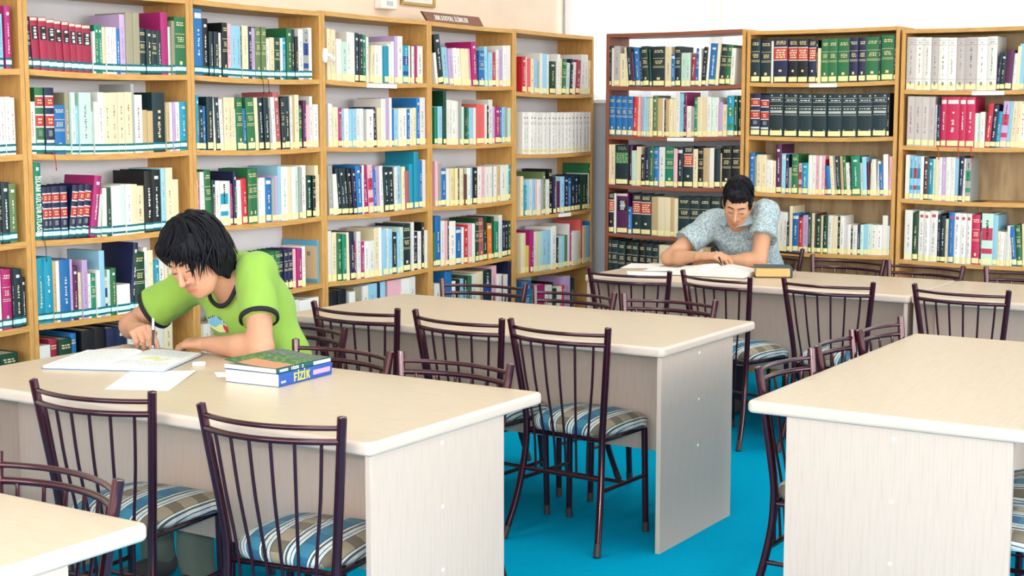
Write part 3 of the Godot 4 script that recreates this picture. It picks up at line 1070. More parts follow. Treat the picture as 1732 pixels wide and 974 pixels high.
const ORD := ["first", "second", "third", "fourth", "fifth", "sixth", "seventh", "eighth", "ninth", "tenth", "eleventh", "twelfth", "thirteenth", "fourteenth", "fifteenth", "sixteenth", "seventeenth", "eighteenth", "nineteenth", "twentieth"]
const CASE_SAY := {"c0": "sixth case from corner", "c1": "fifth case from corner", "c2": "fourth case from corner", "c3": "third case from corner", "c4": "case under brown sign", "c5": "corner wall case", "A": "open-backed window case", "B": "middle window case", "C": "third window case"}
const SHELF_SAY := ["top shelf", "second shelf", "third shelf", "fourth shelf", "fifth shelf"]
const LOOK := {"1": "with black title panel", "2": "with red title bands", "3": "with gilt lines", "6": "with red title panel", "7": "with coloured block", "8": "with pale head", "b": "with silver bands", "g": "with green title panel", "n": "with volume number", "r": "with round red mark", "v": "with thin blue print"}


func ordinal(k: int) -> String:
	if k <= 20:
		return ORD[k - 1]
	if k == 30:
		return "thirtieth"
	return ("twenty-" if k < 30 else "thirty-" if k < 40 else "forty-") + ORD[k % 10 - 1]


func build_books() -> void:
	var re := RegEx.new()
	re.compile("^([a-zA-Z_])(\\d+)(?:h(\\d+))?(?:s(\\w))?(?:l(-?\\d+))?$")
	var all := []
	for row in SHELVES:
		var key: String = row[0]
		var cs: Dictionary = CASES[key]
		var back: bool = key in ["A", "B", "C"]
		var ys: Array = ROWS[cs.rows]
		var y: float = ys[row[1]]
		var room_y: float = (ys[row[1] - 1] - 0.024 if row[1] > 0 else cs.top - BOARD) - y - 0.012
		var w: float = cs.b - cs.a
		var px: float = row[2]
		var h := 60.0
		var here := []
		for tok in String(row[4]).split(" "):
			var q := re.search(tok)
			if q == null:
				print("bad token ", tok)
				continue
			var wide := float(q.get_string(2))
			var a := place_px(px, key, y)
			var b := place_px(px + wide, key, y)
			px += wide
			if q.get_string(1) == "_":
				continue
			if q.get_string(3):
				h = float(q.get_string(3))
			var lean := float(q.get_string(5)) if q.get_string(5) else 0.0
			if a < BOARD + 0.001:
				a = BOARD + 0.001
			if b > w - BOARD - 0.001:
				b = w - BOARD - 0.001
			if b - a < 0.004:
				continue
			var mid := Vector3(cs.a + a, y, ZB) if back else Vector3(XB, y, cs.b - a)
			var hm := minf(h * px_size(mid), room_y / cos(deg_to_rad(lean)))
			var st := q.get_string(4)
			var ink := q.get_string(1)
			if st == "":
				var dark := DARK.contains(ink)
				var pick := rng.randf()
				st = ("4" if pick < 0.6 else "3" if pick < 0.8 else "0") if dark else ("5" if pick < 0.62 else "0")
			here.append({"key": key, "row": row[1], "a": a, "w": b - a - 0.0007, "h": hm, "ink": ink, "style": st, "lean": lean, "tape": row[3], "y": y, "area": (b - a) * hm / pow(px_size(mid), 2), "in": px > 6 and px < 1734})
		var n := here.size()
		for k in n:
			here[k].at = k + 1 if back else n - k
		all.append_array(here)
	# name the kind of each
	var kinds := {}
	for b in all:
		var nm := "paperback_book"
		if b.style in ["1", "2", "6", "b", "n", "v", "r"] or (b.style == "3" and b.ink in "guid" and b.w > 0.016 and b.key in ["A", "B", "c2"]):
			nm = "bound_volume"
		elif DARK.contains(b.ink) and b.w > 0.014:
			nm = "hardback_book"
		b.kind = nm
		kinds.get_or_add(nm, []).append(b)
	var rest := MB.new()
	var count_rest := 0
	for nm in kinds:
		var list: Array = kinds[nm]
		list.sort_custom(bigger)
		for k in list.size():
			if k < 300 and list[k]["in"]:
				one_book(list[k], null)
			else:
				one_book(list[k], rest)
				count_rest += 1
		print(nm, " ", list.size())
	var o := lone("shelved_books", rest.mesh(), mats.vc, "small thin books filling the gaps between the larger ones on the shelves", "books")
	o.set_meta("kind", "stuff")


func bigger(a: Dictionary, b: Dictionary) -> bool:
	return a.area > b.area if a["in"] == b["in"] else a["in"]


func place_px(px: float, key: String, y: float) -> float:
	var cs: Dictionary = CASES[key]
	if key in ["A", "B", "C"]:
		return along_x(px, y, ZB - 0.012) - cs.a
	return cs.b - along_z(px, XB - 0.012, y)


func one_book(b: Dictionary, into: MB) -> void:
	var cs: Dictionary = CASES[b.key]
	var back: bool = b.key in ["A", "B", "C"]
	var org := Vector3(cs.a, 0, ZB) if back else Vector3(XB, 0, cs.b)
	var base := Basis.IDENTITY if back else Basis(Vector3.UP, PI / 2)
	var th := deg_to_rad(b.lean)
	var t: float = b.a / (cs.b - cs.a)
	var sg := maxf(sag(t), sag((b.a + b.w) / (cs.b - cs.a)))
	var jit := rng.randf_range(0.004, 0.016)
	var at := org + base * Vector3(b.a + (b.h * sin(-th) * 0.0), b.y + sg + maxf(0.0, b.w * sin(th)) + maxf(0.0, b.w * sin(-th)) * 0.0 + 0.0004, -jit)
	var tf := Transform3D(base * Basis(Vector3(0, 0, 1), -th), at)
	var hard: bool = b.kind != "paperback_book"
	var dep := clampf(b.h * 0.72, 0.11, 0.20)
	var col := lin(INK[b.ink][0], INK[b.ink][1], INK[b.ink][2])
	var var_ := rng.randf_range(0.9, 1.08)
	col = Color(col.r * var_, col.g * var_, col.b * var_)
	var cover := into if into else MB.new()
	var pages := into if into else MB.new()
	var label := into if into else MB.new()
	var from := cover.v.size()
	book_shape(cover, pages, label, b, dep, col, hard)
	if into:
		for k in range(from, into.v.size()):
			into.v[k] = tf * into.v[k]
			into.n[k] = tf.basis * into.n[k]
		return
	var say: String = INK[b.ink][3]
	var what: String = {"paperback_book": "paperback", "hardback_book": "hardback", "bound_volume": "volume"}[b.kind]
	var look: String = LOOK.get(b.style, "")
	if b.style == "A":
		look = "with white lettering"
	var text := "%s %s %s, %s from corner end, %s, %s" % [say, what, look, ordinal(b.at), SHELF_SAY[b.row], CASE_SAY[b.key]]
	text = text.replace(" ,", ",")
	var o := Node3D.new()
	o.name = numbered(b.kind)
	add_child(o)
	o.transform = tf
	tag(o, text, "book", "books on the %s, %s" % [SHELF_SAY[b.row], CASE_SAY[b.key]])
	put("cover", cover.mesh(), mats.vc, o)
	put("pages", pages.mesh(), mats.paper, o)
	if label.v.size():
		put("spine_label", label.mesh(), mats.paper, o)
	if b.style == "A":
		lettering(o, "İSLAM KÜLTÜR ATLASI", b.w * 0.75, Vector3(b.w * 0.5, b.h * 0.47, 0.0045), PI / 2 * -1, Color(0.93, 0.95, 0.92), "lettering", b.h * 0.72)
	if b.style == "n":
		var order := [1, 2, 3, 3, 4, 5, 6, 7, 8, 9]
		lettering(o, str(order[clampi(b.at - 1, 0, 9)]), 0.02, Vector3(b.w * 0.5, b.h * 0.125, 0.0046), 0.0, Color(0.2, 0.2, 0.24), "lettering", 0.0)


func lettering(parent: Node3D, what: String, size: float, at: Vector3, turn: float, col: Color, called: String, fit: float) -> MeshInstance3D:
	# flat letters lying in the parent's xy plane
	var tm := TextMesh.new()
	var f := SystemFont.new()
	f.font_names = PackedStringArray(["Droid Sans"])
	f.font_weight = 700
	tm.font = f
	tm.font_size = 32
	tm.pixel_size = size / 24.0
	tm.depth = 0.0006
	tm.text = what
	var o := put(called, tm, plain(col, 0.5), parent)
	o.position = at
	o.rotation.z = turn
	if fit > 0.0:
		var len := tm.get_aabb().size.x
		o.scale = Vector3(fit / maxf(len, 1e-4), 1, 1)
	return o


func spine_z(f: float, hard: bool) -> float:
	return 0.0042 * (1.0 - pow(2.0 * f - 1.0, 2.0)) if hard else 0.0012 * (1.0 - pow(absf(2.0 * f - 1.0), 6.0))


func band(m: MB, w: float, y0: float, y1: float, f0: float, f1: float, col: Color, hard: bool, lift := 0.0003) -> void:
	# a strip that follows the round of the spine
	var n := 2 if f1 - f0 < 0.5 else 4
	for k in n:
		var a := lerpf(f0, f1, float(k) / n)
		var b := lerpf(f0, f1, float(k + 1) / n)
		var za := spine_z(a, hard) + lift
		var zb := spine_z(b, hard) + lift
		var nr := Vector3(-(zb - za), 0, (b - a) * w).normalized()
		m.quad(Vector3(a * w, y0, za), Vector3(b * w, y0, zb), Vector3(b * w, y1, zb), Vector3(a * w, y1, za), nr, col)


func book_shape(m: MB, pg: MB, lb: MB, b: Dictionary, dep: float, col: Color, hard: bool) -> void:
	var w: float = b.w
	var h: float = b.h
	var bd := minf(0.0026 if hard else 0.0008, w * 0.2)
	# boards
	m.box(Vector3(0, 0, -dep), Vector3(bd, h, -0.0002), col)
	m.box(Vector3(w - bd, 0, -dep), Vector3(w, h, -0.0002), col)
	# spine, rounded, with a back face
	band(m, w, 0, h, 0.0, 1.0, col, hard, 0.0)
	m.quad(Vector3(bd, 0, -0.002), Vector3(w - bd, 0, -0.002), Vector3(w - bd, h, -0.002), Vector3(bd, h, -0.002), Vector3(0, 0, -1), col)
	for y in [0.0, h]:
		var nr := Vector3.UP if y > 0 else Vector3.DOWN
		for k in 4:
			var f0 := k / 4.0
			var f1 := (k + 1) / 4.0
			m.quad(Vector3(f0 * w, y, spine_z(f0, hard)), Vector3(f1 * w, y, spine_z(f1, hard)), Vector3(f1 * w, y, -0.002), Vector3(f0 * w, y, -0.002), nr, col)
	# page block
	var ins := 0.004 if hard else 0.0007
	var tone := rng.randf_range(0.86, 1.0)
	var pc := lin(0.90 * tone, 0.85 * tone, 0.74 * tone) if hard else lin(0.92 * tone, 0.88 * tone, 0.79 * tone)
	pg.box(Vector3(bd, ins, -dep + ins), Vector3(w - bd, h - ins, -0.0022), pc)
	# call number tape or sticker
	if b.tape == "T":
		var teal := lin(0.0, 0.40, 0.43)
		var pale := lin(0.80, 0.95, 0.96)
		band(lb, w, 0.008, 0.017, 0.0, 1.0, teal, hard, 0.0006)
		band(lb, w, 0.017, 0.034, 0.0, 1.0, pale, hard, 0.0006)
		band(lb, w, 0.034, 0.043, 0.0, 1.0, teal, hard, 0.0006)
	elif b.tape == "Y":
		var cream := lin(0.94, 0.90, 0.66)
		var e := 0.08 if w > 0.03 else 0.02
		band(lb, w, 0.007, 0.036 if w > 0.03 else 0.032, e, 1.0 - e, cream, hard, 0.0006)
	# print on the spine
	var st: String = b.style
	var dark := DARK.contains(b.ink)
	var gold := lin(0.86, 0.80, 0.62)
	var white := lin(0.82, 0.84, 0.83)
	var black := lin(0.07, 0.08, 0.10)
	var red := lin(0.72, 0.20, 0.20)
	match st:
		"1":
			band(m, w, h * 0.93, h * 0.985, 0.06, 0.94, lin(0.88, 0.80, 0.72), hard)
			band(m, w, h * 0.57, h * 0.83, 0.12, 0.92, black, hard)
			marks(m, w, h * 0.59, h * 0.81, 0.34, 0.74, white, hard)
		"2":
			for yy in [[0.72, 0.86], [0.42, 0.58]]:
				band(m, w, h * (yy[0] - 0.022), h * (yy[1] + 0.022), 0.05, 0.95, white, hard)
				band(m, w, h * yy[0], h * yy[1], 0.05, 0.95, red, hard, 0.0005)
				lines(m, w, h * (yy[0] + 0.03), h * (yy[1] - 0.03), 2, 0.25, 0.75, gold, hard, 0.0007)
			band(m, w, h * 0.27, h * 0.36, 0.3, 0.7, lin(0.45, 0.5, 0.5), hard)
			band(m, w, h * 0.17, h * 0.215, 0.08, 0.92, white, hard)
		"3":
			lines(m, w, h * 0.84, h * 0.92, 2, 0.15, 0.85, gold, hard, 0.0003)
			for yy in [0.70, 0.50, 0.47]:
				band(m, w, h * yy, h * yy + 0.0022, 0.06, 0.94, gold, hard)
			lines(m, w, h * 0.56, h * 0.66, 3, 0.2, 0.8, gold, hard, 0.0003)
			band(m, w, h * 0.17, h * 0.23, 0.38, 0.62, gold, hard)
		"4":
			marks(m, w, h * 0.24, h * 0.72, 0.40, 0.60, white if rng.randf() < 0.6 else gold, hard)
			if rng.randf() < 0.6:
				band(m, w, h * 0.85, h * 0.90, 0.28, 0.72, white, hard)
		"5":
			marks(m, w, h * 0.26, h * 0.80, 0.42, 0.57, lin(0.50, 0.51, 0.54) if rng.randf() < 0.75 else lin(0.62, 0.35, 0.38), hard)
		"6":
			band(m, w, h * 0.86, h * 0.97, 0.05, 0.95, lin(0.12, 0.13, 0.17), hard)
			lines(m, w, h * 0.87, h * 0.96, 3, 0.15, 0.85, gold, hard, 0.0005)
			band(m, w, h * 0.51, h * 0.82, 0.03, 0.97, white, hard)
			band(m, w, h * 0.53, h * 0.80, 0.03, 0.97, lin(0.74, 0.25, 0.20) if rng.randf() < 0.5 else red, hard, 0.0005)
			lines(m, w, h * 0.56, h * 0.77, 4, 0.14, 0.86, lin(0.93, 0.85, 0.7), hard, 0.0007)
			band(m, w, h * 0.25, h * 0.30, 0.4, 0.6, gold, hard)
		"7":
			var alt: Color = [lin(0.10, 0.58, 0.70), lin(0.12, 0.25, 0.55), lin(0.16, 0.52, 0.40), lin(0.75, 0.2, 0.35)][rng.randi() % 4]
			band(m, w, h * 0.48, h * 0.72, 0.02, 0.98, alt, hard)
			band(m, w, h * 0.22, h * 0.32, 0.02, 0.98, alt, hard)
			marks(m, w, h * 0.50, h * 0.94, 0.4, 0.6, white if dark else black, hard)
		"8":
			band(m, w, h * 0.86, h * 0.94, 0.1, 0.9, white, hard)
			marks(m, w, h * 0.3, h * 0.7, 0.4, 0.6, white, hard)
		"A":
			band(m, w, h * 0.90, h * 0.945, 0.32, 0.68, white, hard)
		"b":
			for f in [0.18, 0.82]:
				band(m, w, h * 0.93, h * 0.955, f - 0.05, f + 0.05, white, hard)
			for yy in [0.80, 0.885, 0.70, 0.50]:
				band(m, w, h * yy, h * yy + 0.003, 0.06, 0.94, lin(0.66, 0.68, 0.66), hard)
			lines(m, w, h * 0.825, h * 0.865, 1, 0.15, 0.85, white, hard, 0.0004)
			lines(m, w, h * 0.63, h * 0.67, 1, 0.08, 0.92, white, hard, 0.0004)
			band(m, w, h * 0.545, h * 0.60, 0.08, 0.92, lin(0.72, 0.74, 0.71), hard)
			for f in [0.12, 0.80]:
				band(m, w, 0.01, 0.045, f, f + 0.08, lin(0.55, 0.60, 0.52), hard)
		"g":
			lines(m, w, h * 0.87, h * 0.96, 3, 0.15, 0.85, lin(0.5, 0.55, 0.5), hard, 0.0004)
			band(m, w, h * 0.53, h * 0.82, 0.04, 0.96, lin(0.12, 0.42, 0.20), hard)
			lines(m, w, h * 0.55, h * 0.80, 5, 0.06, 0.94, lin(0.62, 0.72, 0.58), hard, 0.0006)
		"n":
			band(m, w, h * 0.94, h * 0.945, 0.05, 0.95, lin(0.55, 0.53, 0.58), hard)
			band(m, w, h * 0.855, h * 0.862, 0.05, 0.95, lin(0.55, 0.5, 0.55), hard)
			lines(m, w, h * 0.885, h * 0.91, 1, 0.3, 0.7, lin(0.4, 0.4, 0.45), hard, 0.0004)
			marks(m, w, h * 0.28, h * 0.80, 0.44, 0.56, lin(0.45, 0.45, 0.50), hard)
			band(m, w, h * 0.205, h * 0.211, 0.05, 0.95, lin(0.5, 0.5, 0.55), hard)
		"v":
			marks(m, w, h * 0.15, h * 0.62, 0.42, 0.58, lin(0.55, 0.57, 0.68), hard)
			lines(m, w, h * 0.70, h * 0.77, 2, 0.2, 0.8, lin(0.6, 0.6, 0.7), hard, 0.0004)
			band(m, w, h * 0.84, h * 0.88, 0.35, 0.65, lin(0.5, 0.45, 0.5), hard)
			band(m, w, 0.012, 0.03, 0.06, 0.94, lin(0.87, 0.84, 0.62), hard)
		"r":
			band(m, w, h * 0.87, h * 0.93, 0.25, 0.75, lin(0.72, 0.3, 0.36), hard)
			marks(m, w, h * 0.2, h * 0.78, 0.4, 0.6, lin(0.62, 0.58, 0.66), hard)


func marks(m: MB, w: float, y0: float, y1: float, f0: float, f1: float, col: Color, hard: bool) -> void:
	# lettering that runs along the spine, too small to read
	var y := y0
	while y < y1:
		var l := rng.randf_range(0.004, 0.012)
		if rng.randf() < 0.8:
			band(m, w, y, minf(y + l, y1), f0 + rng.randf_range(-0.03, 0.06), f1 + rng.randf_range(-0.06, 0.03), col, hard, 0.0006)
		y += l + rng.randf_range(0.002, 0.005)


func lines(m: MB, w: float, y0: float, y1: float, n: int, f0: float, f1: float, col: Color, hard: bool, lift: float) -> void:
	# short lines of lettering across the spine, too small to read
	var st := (y1 - y0) / n
	for k in n:
		var f := f0 + rng.randf_range(0.0, 0.1)
		while f < f1 - 0.05:
			var l := rng.randf_range(0.08, 0.25)
			band(m, w, y0 + k * st + st * 0.2, y0 + k * st + st * 0.75, f, minf(f + l, f1), col, hard, lift)
			f += l + 0.06


# ---------------------------------------------------------------- people
# Bodies are skinned from distance fields: tapered limbs and rounded masses joined smoothly.

class Field:
	var kind := PackedInt32Array()      # 0 tapered limb, 1 rounded mass, 2 limb cut square at its end; +10 carves away
	var a := PackedVector3Array()
	var b := PackedVector3Array()
	var r0 := PackedFloat32Array()
	var r1 := PackedFloat32Array()
	var k := PackedFloat32Array()
	var inv := []                       # turns for the rounded masses
	var size := PackedFloat32Array()
	var noise: FastNoiseLite
	var amp := 0.0
	var stretch := Vector3.ONE

	func limb(p: Vector3, q: Vector3, rp: float, rq: float, kk: float, kd := 0) -> void:
		kind.append(kd)
		a.append(p)
		b.append(q)
		r0.append(rp)
		r1.append(rq)
		k.append(kk)
		inv.append(Basis.IDENTITY)
		size.append((p - q).length() * 0.5 + maxf(rp, rq))

	func mass(c: Vector3, radii: Vector3, kk: float, turn := Basis.IDENTITY, kd := 1) -> void:
		kind.append(kd)
		a.append(c)
		b.append(radii)
		r0.append(0)
		r1.append(0)
		k.append(kk)
		inv.append(turn.transposed())
		size.append(maxf(radii.x, maxf(radii.y, radii.z)))

	func one(i: int, p: Vector3) -> float:
		var kd := kind[i] % 10
		if kd == 1:
			var q: Vector3 = inv[i] * (p - a[i])
			var r := b[i]
			var s := q / r
			var k0 := s.length()
			var k1 := (s / r).length()
			return k0 * (k0 - 1.0) / maxf(k1, 1e-6)
		var ab := b[i] - a[i]
		var ap := p - a[i]
		var t := clampf(ap.dot(ab) / maxf(ab.length_squared(), 1e-9), 0.0, 1.0)
		var d := (ap - ab * t).length() - lerpf(r0[i], r1[i], t)
		if kd == 2:
			d = maxf(d, (p - b[i]).dot(ab.normalized()))
		return d

	func at(p: Vector3, ids: PackedInt32Array) -> float:
		var d := 10.0
		for i in ids:
			var e := one(i, p)
			var kk := k[i]
			if kind[i] >= 10:
				var h := clampf(0.5 - 0.5 * (d + e) / kk, 0.0, 1.0)
				d = lerpf(d, -e, h) + kk * h * (1.0 - h)
			else:
				var h := clampf(0.5 + 0.5 * (d - e) / kk, 0.0, 1.0)
				d = lerpf(d, e, h) - kk * h * (1.0 - h)
		if amp > 0.0:
			d += amp * noise.get_noise_3dv(p * stretch)
		return d

	func all_ids() -> PackedInt32Array:
		var r := PackedInt32Array()
		for i in kind.size():
			r.append(i)
		return r

	func skin(m: MB, cell: float, paint: int, tf: Transform3D) -> void:
		# surface nets over the blocks of cells that the surface passes through
		var lo := Vector3(1e9, 1e9, 1e9)
		var hi := -lo
		for i in kind.size():
			if kind[i] >= 10:
				continue
			var c := a[i] if kind[i] == 1 else (a[i] + b[i]) * 0.5
			var s := Vector3.ONE * (size[i] + 0.02)
			lo = lo.min(c - s)
			hi = hi.max(c + s)
		var B := 6
		var bs := cell * B
		var nb := Vector3i(((hi - lo) / bs).ceil())
		var rad := bs * 0.87 + cell
		var verts := {}
		var edges := []
		var base := m.v.size()
		var W := B + 1
		var val := PackedFloat32Array()
		val.resize(W * W * W)
		for bx in nb.x:
			for by in nb.y:
				for bz in nb.z:
					var org := lo + Vector3(bx, by, bz) * bs
					var cen := org + Vector3.ONE * bs * 0.5
					var ids := PackedInt32Array()
					var dm := 10.0
					for i in kind.size():
						var e := one(i, cen)
						if kind[i] < 10:
							dm = minf(dm, e)
						if e < rad + k[i] + 0.01 + amp:
							ids.append(i)
					if dm > rad + 0.035 + amp or ids.is_empty():
						continue
					var dc := at(cen, ids)
					if absf(dc) > rad * 1.25 + amp:
						continue
					var n := 0
					for x in W:
						for y in W:
							for z in W:
								val[n] = at(org + Vector3(x, y, z) * cell, ids)
								n += 1
					for x in B:
						for y in B:
							for z in B:
								var o := (x * W + y) * W + z
								var mask := 0
								var sum := Vector3.ZERO
								var cnt := 0
								var c8 := [val[o], val[o + W * W], val[o + W], val[o + W * W + W], val[o + 1], val[o + W * W + 1], val[o + W + 1], val[o + W * W + W + 1]]
								for q in 8:
									if c8[q] < 0.0:
										mask |= 1 << q
								if mask == 0 or mask == 255:
									continue
								for e in 12:
									var i0: int = EA[e]
									var i1: int = EB[e]
									if ((mask >> i0) & 1) != ((mask >> i1) & 1):
										var t: float = c8[i0] / (c8[i0] - c8[i1])
										sum += CORN[i0].lerp(CORN[i1], t)
										cnt += 1
								var gx := bx * B + x
								var gy := by * B + y
								var gz := bz * B + z
								var key := (gx * 4096 + gy) * 4096 + gz
								verts[key] = m.v.size()
								var p := org + (Vector3(x, y, z) + sum / cnt) * cell
								m.vert(p, Vector3.ZERO, Color.WHITE, Vector2(p.x, p.y))
								# edges that start at this cell's low corner
								var s0 := mask & 1
								if s0 != ((mask >> 1) & 1):
									edges.append([key, 0, s0])
								if s0 != ((mask >> 2) & 1):
									edges.append([key, 1, s0])
								if s0 != ((mask >> 4) & 1):
									edges.append([key, 2, s0])
		var DX := 4096 * 4096
		var DY := 4096
		for e in edges:
			var key: int = e[0]
			var o1: int
			var o2: int
			if e[1] == 0:
				o1 = DY
				o2 = 1
			elif e[1] == 1:
				o1 = 1
				o2 = DX
			else:
				o1 = DX
				o2 = DY
			var q := [verts.get(key, -1), verts.get(key - o1, -1), verts.get(key - o1 - o2, -1), verts.get(key - o2, -1)]
			if q.min() < 0:
				continue
			if e[2]:
				m.i.append_array([q[0], q[2], q[1], q[0], q[3], q[2]])
			else:
				m.i.append_array([q[0], q[1], q[2], q[0], q[2], q[3]])
			var nr: Vector3 = (m.v[q[2]] - m.v[q[0]]).cross(m.v[q[3]] - m.v[q[1]])
			if not e[2]:
				nr = -nr
			for j in q:
				m.n[j] += nr
		# one pass of smoothing of the normals comes from the areas; place in the world and colour
		for j in range(base, m.v.size()):
			var nn := m.n[j].normalized()
			m.c[j] = tint(paint, m.v[j], nn)
			m.v[j] = tf * m.v[j]
			m.n[j] = (tf.basis * nn).normalized()

	const EA := [0, 2, 4, 6, 0, 1, 4, 5, 0, 1, 2, 3]
	const EB := [1, 3, 5, 7, 2, 3, 6, 7, 4, 5, 6, 7]
	const CORN := [Vector3(0, 0, 0), Vector3(1, 0, 0), Vector3(0, 1, 0), Vector3(1, 1, 0), Vector3(0, 0, 1), Vector3(1, 0, 1), Vector3(0, 1, 1), Vector3(1, 1, 1)]
	var speck: FastNoiseLite
	var skin_tone := Color(0.5, 0.3, 0.2)
	var cloth_tone := Color(0.3, 0.5, 0.1)

	func tint(paint: int, p: Vector3, nr: Vector3) -> Color:
		if paint == 0:          # skin
			return skin_tone
		if paint == 1:          # a head in its own axes: lips, brows, lashes, shaven lip and jaw
			var c := skin_tone
			var ax := absf(p.x)
			var lip := skin_tone * Color(0.88, 0.58, 0.56)
			if p.z > 0.07 and ax < 0.025 and p.y < -0.053 and p.y > -0.081:
				var e := pow(ax / 0.025, 2.0) + pow((p.y + 0.067) / 0.0125, 2.0)
				c = c.lerp(lip, clampf(1.6 - 1.6 * e, 0.0, 1.0))
			if p.z > 0.07 and ax < 0.03 and p.y > -0.056 and p.y < -0.042:
				c = c.lerp(skin_tone * Color(0.55, 0.52, 0.52), 0.6)
			var by := 0.032 - 0.25 * pow(ax - 0.028, 2.0) * 40.0 * 0.05
			if p.z > 0.05 and ax > 0.012 and ax < 0.058 and absf(p.y - 0.029 + 7.0 * pow(ax - 0.03, 2.0)) < 0.0042 * clampf((0.060 - ax) / 0.02, 0.3, 1.0):
				c = Color(0.02, 0.015, 0.012)
			if p.z > 0.05 and ax > 0.016 and ax < 0.047 and absf(p.y + 0.001 + 3.0 * pow(ax - 0.031, 2.0)) < 0.0022:
				c = Color(0.02, 0.015, 0.012)
			return c
		if paint == 2:          # hair
			return Color(0.006, 0.006, 0.008)
		if paint == 3:          # plain cloth
			return cloth_tone
		if paint == 4:          # pale cloth printed with small slate-blue specks
			var s := speck.get_noise_3dv(p * 420.0)
			return cloth_tone.lerp(Color(0.07, 0.15, 0.20), 0.62 if s > 0.05 else 0.08)
		return cloth_tone


func hand(f: Field, wrist: Vector3, fwd: Vector3, dorsal: Vector3, left: bool, curl: Array, thumb_in: float, s := 1.0) -> void:
	# wrist, direction of the fingers, back of the hand; curl: bend of each finger's joints in degrees
	var x := fwd.normalized()
	var y := (dorsal - x * dorsal.dot(x)).normalized()
	var z := x.cross(y) if left else y.cross(x)      # towards the thumb
	var kk := 0.006
	var roots := [0.026, 0.009, -0.009, -0.026]
	var lens := [[0.044, 0.026, 0.020], [0.048, 0.030, 0.021], [0.045, 0.028, 0.021], [0.036, 0.021, 0.018]]
	var reach := [0.088, 0.092, 0.087, 0.078]
	f.limb(wrist - x * 0.03 * s, wrist + x * 0.02 * s, 0.025 * s, 0.022 * s, 0.015)
	for i in 4:
		var k0: Vector3 = wrist + (x * 0.012 + z * roots[i] * 0.55) * s
		var k1: Vector3 = wrist + (x * reach[i] + z * roots[i] + y * (0.004 if i in [1, 2] else 0.0)) * s
		f.limb(k0, k1, 0.0145 * s, 0.0115 * s, 0.012)
		var ang := 0.0
		var p := k1
		for j in 3:
			ang += deg_to_rad(curl[i][j])
			var spread: float = roots[i] * 1.6
			var dir: Vector3 = (x * cos(ang) - y * sin(ang) + z * spread * cos(ang)).normalized()
			var q: Vector3 = p + dir * lens[i][j] * s
			f.limb(p, q, (0.0098 - 0.0011 * j) * s, (0.0090 - 0.0012 * j) * s, 0.004)
			p = q
	# thumb, from the side of the palm
	var t0 := wrist + (x * 0.022 + z * 0.020 - y * 0.006) * s
	var t1 := wrist + (x * 0.052 + z * (0.046 - 0.012 * thumb_in) - y * (0.010 + 0.018 * thumb_in)) * s
	var t2 := t1 + (x * 0.030 + z * (0.012 - 0.020 * thumb_in) - y * 0.010 * thumb_in) * s
	var t3 := t2 + (x * 0.024 - z * (0.002 + 0.010 * thumb_in) - y * 0.004) * s
	f.limb(t0, t1, 0.0155 * s, 0.0125 * s, 0.012)
	f.limb(t1, t2, 0.0118 * s, 0.0102 * s, 0.005)
	f.limb(t2, t3, 0.0102 * s, 0.0082 * s, 0.004)


func head_field(f: Field) -> void:
	# own axes: z out of the face, y up, x to the person's left; about 0.23 from chin to crown
	f.mass(Vector3(0, 0.040, -0.018), Vector3(0.076, 0.088, 0.096), 0.02)
	f.mass(Vector3(0, -0.018, 0.026), Vector3(0.063, 0.086, 0.066), 0.03)
	f.mass(Vector3(0, -0.062, 0.048), Vector3(0.044, 0.046, 0.046), 0.025)
	f.mass(Vector3(0, -0.097, 0.066), Vector3(0.020, 0.015, 0.018), 0.018)
	for s in [-1, 1]:
		f.limb(Vector3(s * 0.056, -0.03, -0.005), Vector3(s * 0.028, -0.088, 0.050), 0.022, 0.018, 0.02)
		f.mass(Vector3(s * 0.038, -0.012, 0.062), Vector3(0.025, 0.022, 0.022), 0.02)
		f.limb(Vector3(s * 0.012, 0.030, 0.086), Vector3(s * 0.046, 0.031, 0.070), 0.009, 0.008, 0.014)
	for s in [-1, 1]:
		f.mass(Vector3(s * 0.032, 0.012, 0.098), Vector3(0.019, 0.014, 0.016), 0.010, Basis.IDENTITY, 11)
		f.mass(Vector3(s * 0.031, 0.009, 0.073), Vector3(0.0155, 0.0120, 0.0140), 0.004)
	f.limb(Vector3(0, 0.022, 0.086), Vector3(0, -0.026, 0.114), 0.0075, 0.0100, 0.009)
	f.mass(Vector3(0, -0.030, 0.114), Vector3(0.0110, 0.0095, 0.011), 0.006)
	for s in [-1, 1]:
		f.mass(Vector3(s * 0.0125, -0.033, 0.097), Vector3(0.0075, 0.0072, 0.009), 0.005)
	f.limb(Vector3(-0.018, -0.0625, 0.083), Vector3(0, -0.0605, 0.091), 0.0052, 0.0065, 0.005)
	f.limb(Vector3(0.018, -0.0625, 0.083), Vector3(0, -0.0605, 0.091), 0.0052, 0.0065, 0.005)
	f.limb(Vector3(-0.014, -0.0745, 0.082), Vector3(0.014, -0.0745, 0.082), 0.0068, 0.0068, 0.006)
	f.limb(Vector3(-0.020, -0.0675, 0.096), Vector3(0.020, -0.0675, 0.096), 0.0012, 0.0012, 0.004, 10)
	for s in [-1, 1]:
		f.mass(Vector3(s * 0.079, -0.002, -0.012), Vector3(0.009, 0.031, 0.019), 0.006, Basis(Vector3.UP, s * 0.35))


